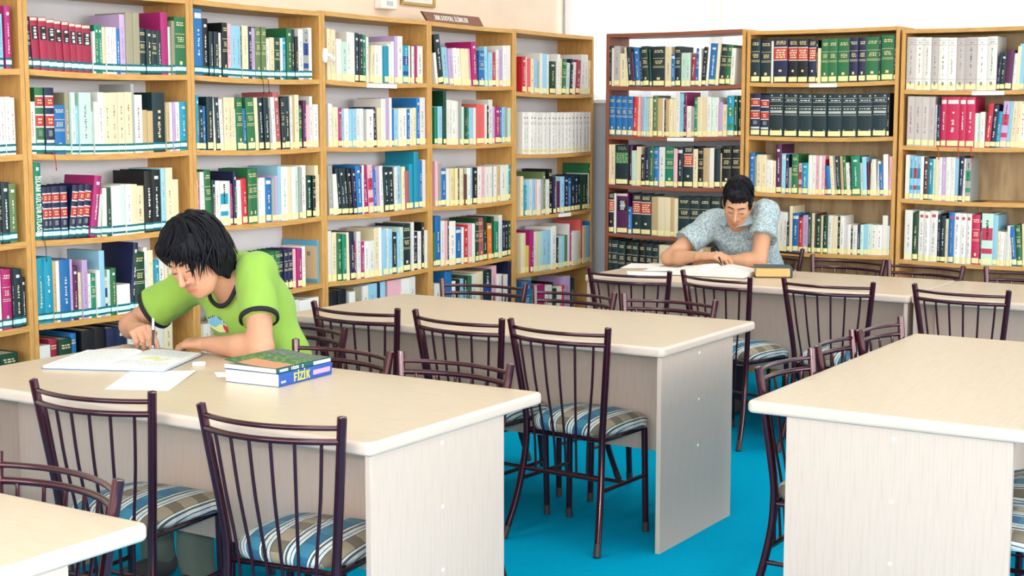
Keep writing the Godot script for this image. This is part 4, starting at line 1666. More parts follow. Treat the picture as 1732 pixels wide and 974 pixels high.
func locks(m: MB, tf: Transform3D, n: int, seed_: int, rx: float, ry: float, rz: float, hem: Array, swirl: float, thick: float, drop: float) -> void:
	# strands that run from the crown over the head; hem: how far down (degrees) in front, at the sides, behind
	var r := RandomNumberGenerator.new()
	r.seed = seed_
	for i in n:
		var phi := TAU * (i + r.randf()) / n
		var front := maxf(0.0, cos(phi))
		var back := maxf(0.0, -cos(phi))
		var side := 1.0 - maxf(front, back)
		var amax: float = deg_to_rad(hem[0] * front * front + hem[2] * back * back + hem[1] * (1.0 - front * front - back * back)) * r.randf_range(0.82, 1.06)
		var a0 := r.randf_range(0.02, 0.75) * amax
		var lift := r.randf_range(0.0, 0.007)
		var tw := swirl * r.randf_range(0.6, 1.3)
		var pts := []
		var rad := []
		for k in 8:
			var t := k / 7.0
			var al := lerpf(a0, amax, t)
			var ph := phi + tw * t
			var hang := maxf(0.0, al - deg_to_rad(88.0))
			var ae := minf(al, deg_to_rad(88.0))
			var p := Vector3(sin(ae) * sin(ph) * (rx + lift), cos(ae) * (ry + lift) - hang * drop, sin(ae) * cos(ph) * (rz + lift))
			pts.append(tf * (p + Vector3(0, 0.036, -0.016)))
			rad.append(thick * (0.35 + 0.65 * sin(PI * minf(1.0, 0.25 + t * 0.75))) * (1.0 - 0.75 * maxf(0.0, t - 0.7) / 0.3))
		m.tube(pts, rad, 5, true, Color(0.006, 0.006, 0.008), 0.55)


func fabric_noise(seed_: int, freq: float) -> FastNoiseLite:
	var f := FastNoiseLite.new()
	f.seed = seed_
	f.frequency = freq
	f.fractal_octaves = 2
	return f


func skin_mat() -> StandardMaterial3D:
	var m := StandardMaterial3D.new()
	m.vertex_color_use_as_albedo = true
	m.roughness = 0.5
	m.subsurf_scatter_enabled = true
	m.subsurf_scatter_strength = 0.12
	return m


func build_people() -> void:
	reader_in_green()
	reader_in_pattern()


func reader_in_green() -> void:
	var t0 := Time.get_ticks_msec()
	var root := thing("person", "young reader with shaggy black hair in a green black-trimmed T-shirt, writing", "person", Vector3(-3.40, 0, -3.80))
	var inv := Transform3D(Basis.IDENTITY, -root.position)
	var tone := lin(0.77, 0.57, 0.46)
	var pelvis := Vector3(-3.42, 0.59, -3.86)
	var waist := Vector3(-3.455, 0.72, -3.825)
	var chest := Vector3(-3.505, 0.895, -3.80)
	var neck := Vector3(-3.525, 1.045, -3.765)
	var throat := Vector3(-3.510, 0.985, -3.680)
	var sl := Vector3(-3.405, 1.030, -3.72)
	var sr := Vector3(-3.735, 0.985, -3.78)
	var el := Vector3(-3.275, 0.795, -3.595)
	var er := Vector3(-4.00, 0.805, -3.70)
	var wl := Vector3(-3.545, 0.785, -3.615)
	var wr := Vector3(-3.885, 0.812, -3.612)
	var head := Vector3(-3.535, 1.088, -3.570)
	# head: turned to the person's right and bowed over the book
	var hb := Basis(Vector3.UP, deg_to_rad(8)) * Basis(Vector3.RIGHT, deg_to_rad(29)) * Basis(Vector3(0, 0, 1), deg_to_rad(14))
	var ht := inv * Transform3D(hb * Basis.from_scale(Vector3.ONE * 1.05), head)
	var m := MB.new()
	var f := Field.new()
	f.skin_tone = tone
	# torso, arms and legs under the clothes
	var up0 := (head + hb * Vector3(0, -0.06, -0.02) - throat).normalized()
	f.limb(pelvis, waist, 0.125, 0.105, 0.06)
	f.limb(waist, chest, 0.105, 0.12, 0.06)
	f.limb(chest, neck, 0.11, 0.05, 0.05)
	f.limb(neck + Vector3(0, -0.03, 0.02), head + hb * Vector3(0, -0.05, -0.03), 0.052, 0.050, 0.03)
	f.limb(throat - up0 * 0.04, head + hb * Vector3(0, -0.06, -0.02), 0.05, 0.05, 0.03)
	for q in [[sl, el, wl], [sr, er, wr]]:
		f.limb(chest + (q[0] - chest) * 0.5, q[0], 0.07, 0.055, 0.04)
		f.limb(q[0], q[1], 0.050, 0.041, 0.03)
		f.limb(q[1], q[1].lerp(q[2], 0.35), 0.041, 0.043, 0.02)
		f.limb(q[1].lerp(q[2], 0.35), q[2], 0.043, 0.026, 0.02)
	f.skin(m, 0.011, 0, inv)
	var hf := Field.new()
	hf.skin_tone = tone
	head_field(hf)
	hf.skin(m, 0.0036, 1, ht)
	var h1 := Field.new()
	h1.skin_tone = tone
	hand(h1, wl, Vector3(-1.0, -0.06, -0.05), Vector3(0, 1, 0.15), true, [[18, 22, 14], [20, 24, 16], [22, 26, 18], [26, 28, 20]], 0.2, 1.02)
	hand(h1, wr, Vector3(0.83, 0.06, 0.50), Vector3(-0.22, 0.92, 0.18), false, [[34, 34, 14], [44, 52, 26], [54, 66, 40], [58, 70, 45]], 0.55, 1.04)
	h1.skin(m, 0.0032, 0, inv)
	put("body", m.mesh(), skin_mat(), root)
	# T-shirt
	var green := lin(0.53, 0.675, 0.27)
	var s := Field.new()
	s.cloth_tone = green
	s.noise = fabric_noise(3, 9.0)
	s.amp = 0.010
	s.stretch = Vector3(1.0, 0.55, 1.0)
	shirt_trunk(s, pelvis, waist, chest, neck, sl, sr)
	sleeve(s, sl, el, 0.62, 0.072, 0.063)
	sleeve(s, sr, er, 0.66, 0.082, 0.075)
	s.limb(throat, head + hb * Vector3(0, -0.06, -0.01), 0.064, 0.075, 0.012, 10)
	m = MB.new()
	s.skin(m, 0.0085, 3, inv)
	var cm := StandardMaterial3D.new()
	cm.vertex_color_use_as_albedo = true
	cm.roughness = 0.9
	cm.rim_enabled = true
	cm.rim = 0.2
	var shirt := put("t_shirt", m.mesh(), cm, root)
	# black ribbed cuffs and collar
	for q in [[sl, el, 0.62, 0.0645], [sr, er, 0.66, 0.0765]]:
		var c: Vector3 = q[0].lerp(q[1], q[2])
		var d: Vector3 = (q[1] - q[0]).normalized()
		cuff(shirt, inv * c, d, q[3], lin(0.07, 0.08, 0.10))
	var up := (head + hb * Vector3(0, -0.06, -0.02) - throat).normalized()
	collar(shirt, inv * (throat + up * 0.004), up, lin(0.07, 0.08, 0.10))
	# printed emblem on the chest
	emblem(shirt, s, inv, chest + Vector3(-0.100, -0.118, 0.32), Vector3(0.98, 0.0, 0.2), Vector3(0.03, 0.95, 0.30))
	# hair
	var hr := Field.new()
	hr.noise = fabric_noise(8, 26.0)
	hr.amp = 0.010
	hr.stretch = Vector3(1.0, 0.4, 1.0)
	hr.mass(Vector3(0, 0.052, -0.024), Vector3(0.092, 0.092, 0.108), 0.02)
	hr.mass(Vector3(0, -0.045, -0.066), Vector3(0.080, 0.085, 0.046), 0.03)
	for sd in [-1, 1]:
		hr.mass(Vector3(sd * 0.078, -0.010, -0.014), Vector3(0.022, 0.086, 0.054), 0.02)
		hr.mass(Vector3(sd * 0.056, 0.062, 0.052), Vector3(0.030, 0.040, 0.024), 0.02, Basis(Vector3.UP, sd * 0.6))
	hr.mass(Vector3(0, 0.082, 0.066), Vector3(0.050, 0.028, 0.018), 0.02)
	m = MB.new()
	hr.skin(m, 0.0052, 2, ht)
	locks(m, ht, 190, 5, 0.096, 0.100, 0.112, [74.0, 128.0, 140.0], -0.5, 0.0080, 0.115)
	locks(m, ht, 60, 15, 0.100, 0.103, 0.116, [84.0, 134.0, 134.0], -0.75, 0.0062, 0.12)
	put("hair", m.mesh(), hair_mat(), root)
	# trousers and shoes, under the table
	lower_body(root, inv, pelvis, Vector3(-3.44, 0.53, -3.42), Vector3(-3.62, 0.53, -3.46), Vector3(-3.36, 0.09, -3.36), Vector3(-3.60, 0.09, -3.42), lin(0.42, 0.47, 0.43))
	print("reader in green ", Time.get_ticks_msec() - t0)


func hair_mat() -> StandardMaterial3D:
	var m := StandardMaterial3D.new()
	m.vertex_color_use_as_albedo = true
	m.roughness = 0.48
	m.metallic_specular = 0.28
	return m


func shirt_trunk(s: Field, pelvis: Vector3, waist: Vector3, chest: Vector3, neck: Vector3, sl: Vector3, sr: Vector3) -> void:
	var side := (sl - sr).normalized()
	for d in [-1.0, 1.0]:
		s.limb(pelvis + side * 0.05 * d, waist + side * 0.05 * d, 0.120, 0.108, 0.04)
		s.limb(waist + side * 0.05 * d, chest + side * 0.055 * d, 0.108, 0.112, 0.04)
	s.limb(chest, neck - Vector3(0, 0.01, 0), 0.125, 0.062, 0.05)
	for q in [sl, sr]:
		s.limb(chest + side * (0.06 if q == sl else -0.06), q, 0.095, 0.066, 0.045)
		s.limb(neck + Vector3(0, -0.016, -0.012), q + Vector3(0, 0.006, 0), 0.046, 0.056, 0.04)


func sleeve(s: Field, a: Vector3, b: Vector3, t: float, r0: float, r1: float) -> void:
	s.limb(a, a.lerp(b, t), r0 * 0.86, r1, 0.03, 2)


func cuff(parent: Node3D, at: Vector3, dir: Vector3, r: float, col: Color) -> void:
	# a knitted band round the end of the sleeve
	var m := MB.new()
	var x := dir.cross(Vector3(0, 0, 1)).normalized()
	var y := dir.cross(x).normalized()
	var rs := []
	for q in [[-0.013, -0.001], [-0.0125, 0.0025], [-0.005, 0.0034], [0.002, 0.0030], [0.0035, 0.0005], [0.003, -0.006], [-0.010, -0.008]]:
		var ring := []
		for k in 36:
			var a := TAU * k / 36
			ring.append(at + dir * q[0] + (x * cos(a) + y * sin(a)) * (r + q[1]))
		rs.append(ring)
	m.rings(rs, true, col)
	put("cuff", m.mesh(), mats.paper, parent)


func collar(parent: Node3D, at: Vector3, up: Vector3, col: Color) -> void:
	var m := MB.new()
	var x := up.cross(Vector3(0, 0, 1)).normalized()
	var y := x.cross(up).normalized()
	var pts := []
	for k in 41:
		var a := TAU * k / 40
		# dips in front
		var f := maxf(0.0, sin(a))
		pts.append(at + x * cos(a) * 0.070 + y * sin(a) * 0.074 - up * 0.030 * f * f)
	m.tube(pts, 0.0085, 8, false, col, 0.75)
	put("collar", m.mesh(), mats.paper, parent)


func emblem(parent: Node3D, s: Field, inv: Transform3D, from: Vector3, x: Vector3, y: Vector3) -> void:
	# a printed patch that lies on the cloth: blue and yellow oval, red blot, dark arc above
	var ids := s.all_ids()
	x = x.normalized()
	y = (y - x * y.dot(x)).normalized()
	var dir := -x.cross(y)
	var m := MB.new()
	var nx := 34
	var ny := 22
	for i in nx + 1:
		for j in ny + 1:
			var u := float(i) / nx * 2.0 - 1.0
			var v := float(j) / ny * 2.0 - 1.0
			var p := from + x * u * 0.064 + y * v * 0.032
			for k in 40:
				var d := s.at(p, ids)
				if d < 0.0012:
					break
				p += dir * maxf(d * 0.7, 0.0008)
			var e := u * u + v * v
			var col := lin(0.53, 0.675, 0.27)
			if e < 0.86:
				col = lin(0.46, 0.70, 0.82) if v > -0.15 + 0.25 * sin(u * 4.0) else lin(0.86, 0.85, 0.55)
				if e > 0.70:
					col = lin(0.85, 0.90, 0.86)
			if v > 0.25 and e > 0.72 and e < 1.02:
				col = lin(0.06, 0.08, 0.10) if int(floor(u * 14.0)) % 3 != 0 or e < 0.78 else lin(0.8, 0.88, 0.8)
			if pow((u - 0.72) / 0.26, 2) + pow((v + 0.35) / 0.5, 2) < 1.0:
				col = lin(0.72, 0.18, 0.22)
			m.vert(inv * p, -dir, col)
	for i in nx:
		for j in ny:
			var u := (i + 0.5) / nx * 2.0 - 1.0
			var v := (j + 0.5) / ny * 2.0 - 1.0
			if u * u + v * v > 1.04 and pow((u - 0.72) / 0.26, 2) + pow((v + 0.35) / 0.5, 2) > 1.0:
				continue
			var a := i * (ny + 1) + j
			m.tri_i(a, a + 1, a + ny + 2)
			m.tri_i(a, a + ny + 2, a + ny + 1)
	put("chest_print", m.mesh(), mats.paper, parent)


func lower_body(root: Node3D, inv: Transform3D, pelvis: Vector3, kl: Vector3, kr: Vector3, al: Vector3, ar: Vector3, col: Color) -> void:
	var f := Field.new()
	f.cloth_tone = col
	f.noise = fabric_noise(21, 8.0)
	f.amp = 0.008
	var side := (kl - kr).normalized() * 0.09
	f.limb(pelvis + Vector3(0, 0.07, 0), pelvis + Vector3(0, 0.01, 0), 0.118, 0.115, 0.05)
	for q in [[1.0, kl, al], [-1.0, kr, ar]]:
		f.limb(pelvis + side * q[0] + Vector3(0, -0.02, 0), q[1], 0.090, 0.066, 0.05)
		f.limb(q[1], q[2], 0.066, 0.056, 0.02)
	var m := MB.new()
	f.skin(m, 0.013, 3, inv)
	var cm := StandardMaterial3D.new()
	cm.vertex_color_use_as_albedo = true
	cm.roughness = 0.92
	put("trousers", m.mesh(), cm, root)
	for q in [al, ar]:
		var sh := Field.new()
		sh.cloth_tone = lin(0.30, 0.30, 0.31)
		var fl := Vector3(q.x, 0.0, q.z)
		sh.limb(fl + Vector3(0, 0.045, -0.03), fl + Vector3(0.01, 0.042, 0.15), 0.044, 0.038, 0.02)
		sh.limb(fl + Vector3(0, 0.06, -0.01), fl + Vector3(0, 0.10, -0.01), 0.045, 0.04, 0.02)
		m = MB.new()
		sh.skin(m, 0.011, 3, inv)
		put("shoe", m.mesh(), cm, root)


func reader_in_pattern() -> void:
	var t0 := Time.get_ticks_msec()
	var root := thing("person", "young reader with short black hair in a pale blue patterned shirt, bent over a book", "person", Vector3(-3.20, 0, -7.50))
	var inv := Transform3D(Basis.IDENTITY, -root.position)
	var tone := lin(0.77, 0.575, 0.45)
	var pelvis := Vector3(-3.20, 0.59, -7.56)
	var waist := Vector3(-3.20, 0.72, -7.54)
	var chest := Vector3(-3.215, 0.90, -7.47)
	var neck := Vector3(-3.215, 1.045, -7.395)
	var sl := Vector3(-3.085, 1.045, -7.41)
	var sr := Vector3(-3.385, 0.985, -7.39)
	var el := Vector3(-3.055, 0.803, -7.26)
	var er := Vector3(-3.545, 0.798, -7.165)
	var wl := Vector3(-3.235, 0.797, -7.185)
	var wr := Vector3(-3.310, 0.822, -7.105)
	var head := Vector3(-3.190, 1.098, -7.275)
	var hb := Basis(Vector3.UP, deg_to_rad(16)) * Basis(Vector3.RIGHT, deg_to_rad(30)) * Basis(Vector3(0, 0, 1), deg_to_rad(-6))
	var ht := inv * Transform3D(hb * Basis.from_scale(Vector3(0.94, 1.05, 1.03)), head)
	var m := MB.new()
	var f := Field.new()
	f.skin_tone = tone
	f.limb(pelvis, waist, 0.125, 0.105, 0.06)
	f.limb(waist, chest, 0.105, 0.12, 0.06)
	f.limb(chest, neck, 0.11, 0.05, 0.05)
	f.limb(neck, head + hb * Vector3(0, -0.05, -0.03), 0.054, 0.054, 0.03)
	for q in [[sl, el, wl], [sr, er, wr]]:
		f.limb(chest + (q[0] - chest) * 0.5, q[0], 0.07, 0.055, 0.04)
		f.limb(q[0], q[1], 0.052, 0.043, 0.03)
		f.limb(q[1], q[1].lerp(q[2], 0.35), 0.038, 0.040, 0.02)
		f.limb(q[1].lerp(q[2], 0.35), q[2], 0.040, 0.025, 0.02)
	f.skin(m, 0.012, 0, inv)
	var hf := Field.new()
	hf.skin_tone = tone
	head_field(hf)
	hf.skin(m, 0.0042, 1, ht)
	var h1 := Field.new()
	h1.skin_tone = tone
	hand(h1, wr, Vector3(0.97, 0.10, 0.02), Vector3(-0.15, 1, 0.35), false, [[30, 30, 18], [34, 34, 20], [36, 36, 22], [38, 38, 24]], 0.3, 1.04)
	hand(h1, wl, Vector3(-1.0, 0.0, 0.05), Vector3(0, 1, 0.1), true, [[14, 18, 12], [16, 20, 14], [18, 22, 14], [22, 24, 16]], 0.2, 1.02)
	h1.skin(m, 0.004, 0, inv)
	put("body", m.mesh(), skin_mat(), root)
	var s := Field.new()
	s.cloth_tone = lin(0.72, 0.77, 0.79)
	s.speck = fabric_noise(71, 0.8)
	s.noise = fabric_noise(4, 9.0)
	s.amp = 0.010
	s.stretch = Vector3(1.0, 0.6, 1.0)
	shirt_trunk(s, pelvis, waist, chest, neck, sl, sr)
	sleeve(s, sl, el, 0.52, 0.078, 0.082)
	sleeve(s, sr, er, 0.60, 0.078, 0.080)
	s.limb(neck + Vector3(0.0, -0.035, 0.045), head + hb * Vector3(0, -0.03, -0.01), 0.066, 0.084, 0.012, 10)
	s.limb(chest + Vector3(0.012, -0.005, 0.16), neck + Vector3(0.004, -0.02, 0.085), 0.012, 0.056, 0.01, 10)
	m = MB.new()
	s.skin(m, 0.0065, 4, inv)
	var cm := StandardMaterial3D.new()
	cm.vertex_color_use_as_albedo = true
	cm.roughness = 0.9
	var shirt := put("shirt", m.mesh(), cm, root)
	# open collar: two flat points
	for sd in [-1, 1]:
		var c := MB.new()
		var n := neck + Vector3(0.0, -0.012, 0.030)
		var pts := []
		for k in 9:
			var a: float = PI * (0.5 + sd * (0.10 + 0.9 * (1.0 - k / 8.0)))
			var wide := lerpf(0.026, 0.062, k / 8.0)
			var top := n + Vector3(cos(a) * 0.068, 0.020 - 0.036 * k / 8.0, sin(a) * 0.072 + 0.012)
			var outw := Vector3(cos(a), 0, sin(a)).normalized()
			pts.append([inv * top, inv * (top + outw * wide * 0.75 - Vector3(0, wide * 0.75, 0))])
		var rs := []
		for q in pts:
			var th := Vector3(0, 0.004, 0.003)
			rs.append([q[0], q[0] + th, q[1] + th * 1.8, q[1]])
		c.rings(rs, true, lin(0.55, 0.63, 0.67), 0, true, true)
		put("collar", c.mesh(), cm, shirt)
	var hr := Field.new()
	hr.noise = fabric_noise(9, 40.0)
	hr.amp = 0.006
	hr.mass(Vector3(0, 0.056, -0.024), Vector3(0.084, 0.086, 0.102), 0.02)
	hr.mass(Vector3(0, -0.015, -0.072), Vector3(0.066, 0.060, 0.036), 0.02)
	for sd in [-1, 1]:
		hr.mass(Vector3(sd * 0.072, 0.025, 0.004), Vector3(0.012, 0.045, 0.040), 0.015)
	hr.mass(Vector3(0, 0.088, 0.062), Vector3(0.058, 0.026, 0.028), 0.02)
	m = MB.new()
	hr.skin(m, 0.0055, 2, ht)
	locks(m, ht, 120, 25, 0.086, 0.100, 0.104, [58.0, 84.0, 104.0], 0.25, 0.006, 0.08)
	put("hair", m.mesh(), hair_mat(), root)
	lower_body(root, inv, pelvis, Vector3(-3.10, 0.53, -7.14), Vector3(-3.30, 0.53, -7.14), Vector3(-3.10, 0.09, -7.10), Vector3(-3.30, 0.09, -7.10), lin(0.16, 0.18, 0.24))
	print("reader in pattern ", Time.get_ticks_msec() - t0)


# ---------------------------------------------------------------- things on the tables and walls

func page_texture(seed_: int, picture: bool) -> ImageTexture:
	# a printed page: lines too small to read, and a yellow figure
	var r := RandomNumberGenerator.new()
	r.seed = seed_
	var w := 192
	var h := 272
	var img := Image.create(w, h, false, Image.FORMAT_RGB8)
	img.fill(Color(0.93, 0.93, 0.93))
	var y := 16
	while y < h - 16:
		if picture and y > 96 and y < 190:
			y += 6
			continue
		var x := 14
		while x < w - 16:
			var l := r.randi_range(4, 16)
			var t := r.randf_range(0.62, 0.76)
			img.fill_rect(Rect2i(x, y, mini(l, w - 14 - x), 2), Color(t, t, t + 0.02))
			x += l + 3
		y += 6
	if picture:
		for k in 260:
			var cx := 60 + r.randi_range(0, 80)
			var cy := 105 + r.randi_range(0, 70)
			var n := sin(cx * 0.12) * 14.0
			if absf(cy - 140 - n) < 18:
				img.fill_rect(Rect2i(cx, cy, r.randi_range(4, 14), r.randi_range(2, 6)), Color(0.90, 0.88, 0.45 + r.randf() * 0.2))
	return ImageTexture.create_from_image(img)


func page_mat(seed_: int, picture: bool) -> StandardMaterial3D:
	var m := StandardMaterial3D.new()
	m.albedo_texture = page_texture(seed_, picture)
	m.roughness = 0.75
	return m


func open_book(label: String, s0: Vector3, up: Vector3, height: float, width: float, th: float, cover: Color, seed_: int) -> void:
	# s0: lower end of the spine; up: direction from the foot of the page to its head
	up = up.normalized()
	var side := up.cross(Vector3.UP).normalized()       # to the reader's right when up points away
	var o := thing("open_book", label, "book", s0)
	var prof := [[0.0, 0.25], [0.05, 0.72], [0.14, 1.0], [0.3, 0.98], [0.5, 0.84], [0.7, 0.68], [0.86, 0.56], [1.0, 0.5]]
	for s in [-1, 1]:
		var m := MB.new()
		var e := MB.new()
		var n: int = prof.size()
		for k in n:
			var x: float = prof[k][0] * width * s
			var y: float = prof[k][1] * th + 0.003
			var k0 := maxi(0, k - 1)
			var k1 := mini(n - 1, k + 1)
			var nr: Vector3 = (Vector3.UP * (prof[k1][0] - prof[k0][0]) * width - side * s * (prof[k1][1] - prof[k0][1]) * th).normalized()
			var u: float = prof[k][0] if s == 1 else 1.0 - prof[k][0]
			m.vert(side * x + Vector3.UP * y, nr, Color.WHITE, Vector2(u, 1))
			m.vert(side * x + Vector3.UP * y + up * height, nr, Color.WHITE, Vector2(u, 0))
			if k:
				m.tri_i(2 * k - 2, 2 * k - 1, 2 * k + 1)
				m.tri_i(2 * k - 2, 2 * k + 1, 2 * k)
				# foot and head of the leaves
				var px: float = prof[k - 1][0] * width * s
				var py: float = prof[k - 1][1] * th + 0.003
				for z in 2:
					var b := up * height * z
					e.quad(side * px + Vector3.UP * 0.003 + b, side * x + Vector3.UP * 0.003 + b, side * x + Vector3.UP * y + b, side * px + Vector3.UP * py + b, up * (1 if z else -1), lin(0.88, 0.87, 0.84))
		var xe: Vector3 = side * width * s
		e.quad(xe + Vector3.UP * 0.003, xe + Vector3.UP * 0.003 + up * height, xe + Vector3.UP * (0.5 * th + 0.003) + up * height, xe + Vector3.UP * (0.5 * th + 0.003), side * s, lin(0.88, 0.87, 0.84))
		put("page", m.mesh(), page_mat(seed_ + s, s == 1), o)
		put("leaves", e.mesh(), mats.paper, o)
	var c := MB.new()
	var a := -side * (width + 0.004) - up * 0.003
	var b := side * (width + 0.004) - up * 0.003
	var hh := up * (height + 0.006)
	for y in [[0.0006, Vector3.DOWN], [0.0028, Vector3.UP]]:
		c.quad(a + Vector3.UP * y[0], b + Vector3.UP * y[0], b + hh + Vector3.UP * y[0], a + hh + Vector3.UP * y[0], y[1], cover)
	for q in [[a, b, -up], [b, b + hh, side], [b + hh, a + hh, up], [a + hh, a, -side]]:
		c.quad(q[0] + Vector3.UP * 0.0006, q[1] + Vector3.UP * 0.0006, q[1] + Vector3.UP * 0.0028, q[0] + Vector3.UP * 0.0028, q[2], cover)
	put("cover", c.mesh(), mats.vc, o)


func sheet(label: String, c: Array, y: float, group := "") -> void:
	# a sheet of paper with the given corners, slightly lifted at one corner
	var m := MB.new()
	var o := Vector3(c[0].x, y, c[0].y)
	var n := 8
	var top := []
	for i in n + 1:
		for j in n + 1:
			var u := float(i) / n
			var v := float(j) / n
			var p: Vector2 = c[0].lerp(c[1], u).lerp(c[3].lerp(c[2], u), v)
			top.append(Vector3(p.x, y + 0.0006 + 0.004 * u * u * v * v, p.y) - o)
	for i in n:
		for j in n:
			var a: Vector3 = top[i * (n + 1) + j]
			var b: Vector3 = top[(i + 1) * (n + 1) + j]
			var d: Vector3 = top[(i + 1) * (n + 1) + j + 1]
			var e: Vector3 = top[i * (n + 1) + j + 1]
			m.quad(a, b, d, e, Vector3.UP, lin(0.93, 0.93, 0.93))
			m.quad(a - Vector3(0, 0.0003, 0), b - Vector3(0, 0.0003, 0), d - Vector3(0, 0.0003, 0), e - Vector3(0, 0.0003, 0), Vector3.DOWN, lin(0.93, 0.93, 0.93))
	lone("paper_sheet", m.mesh(), mats.paper, label, "paper", o, 0.0, group)


func school_book(label: String, at: Vector3, turn: float, w: float, d: float, th: float, cover: Color, spine: Color, bulge: float) -> Node3D:
	# lies flat; spine towards local +x, the foot of the pages towards local +z
	var o := thing("school_book", label, "book", at, turn)
	var pg := MB.new()
	pg.cbox(Vector3(-w / 2, 0.001, -d / 2 + 0.001), Vector3(w / 2 - 0.002, th - 0.001, d / 2 - 0.001), 0.001, lin(0.93, 0.93, 0.91))
	put("pages", pg.mesh(), mats.paper, o)
	var c := MB.new()
	c.box(Vector3(-w / 2, 0, -d / 2), Vector3(w / 2, 0.0009, d / 2), cover)
	# spine strip, a little rounded
	var rs := []
	for z in [-d / 2, d / 2]:
		var ring := []
		for k in 7:
			var a := PI * (k / 6.0) - PI / 2
			ring.append(Vector3(w / 2 - 0.001 + 0.0025 * cos(a), th / 2 + th / 2 * sin(a), z))
		rs.append(ring)
	for k in 6:
		var a: Vector3 = rs[0][k]
		var b: Vector3 = rs[0][k + 1]
		c.quad(a, b, rs[1][k + 1], rs[1][k], Vector3((b.y - a.y), -(b.x - a.x), 0).normalized(), spine)
	# upper cover, curling up a little at the fore edge
	var n := 10
	for k in n:
		var u0 := float(k) / n
		var u1 := float(k + 1) / n
		var x0 := lerpf(w / 2, -w / 2, u0)
		var x1 := lerpf(w / 2, -w / 2, u1)
		var y0 := th - 0.0004 + bulge * u0 * u0
		var y1 := th - 0.0004 + bulge * u1 * u1
		var nr := Vector3(y1 - y0, x0 - x1, 0).normalized()
		for s in 2:
			var dy := 0.0009 * s
			c.quad(Vector3(x0, y0 + dy, -d / 2), Vector3(x1, y1 + dy, -d / 2), Vector3(x1, y1 + dy, d / 2), Vector3(x0, y0 + dy, d / 2), nr if s else -nr, cover)
		c.quad(Vector3(x0, y0, d / 2), Vector3(x1, y1, d / 2), Vector3(x1, y1 + 0.0009, d / 2), Vector3(x0, y0 + 0.0009, d / 2), Vector3(0, 0, 1), cover)
	put("cover", c.mesh(), mats.vc, o)
	return o


func spine_text(o: Node3D, what: String, size: float, at: Vector3, col: Color, fit := 0.0) -> void:
	# reads along the spine from the foot (+z) to the head (-z)
	var l := lettering(o, what, size, at, 0.0, col, "lettering", fit)
	l.rotation = Vector3(0, PI / 2, 0)


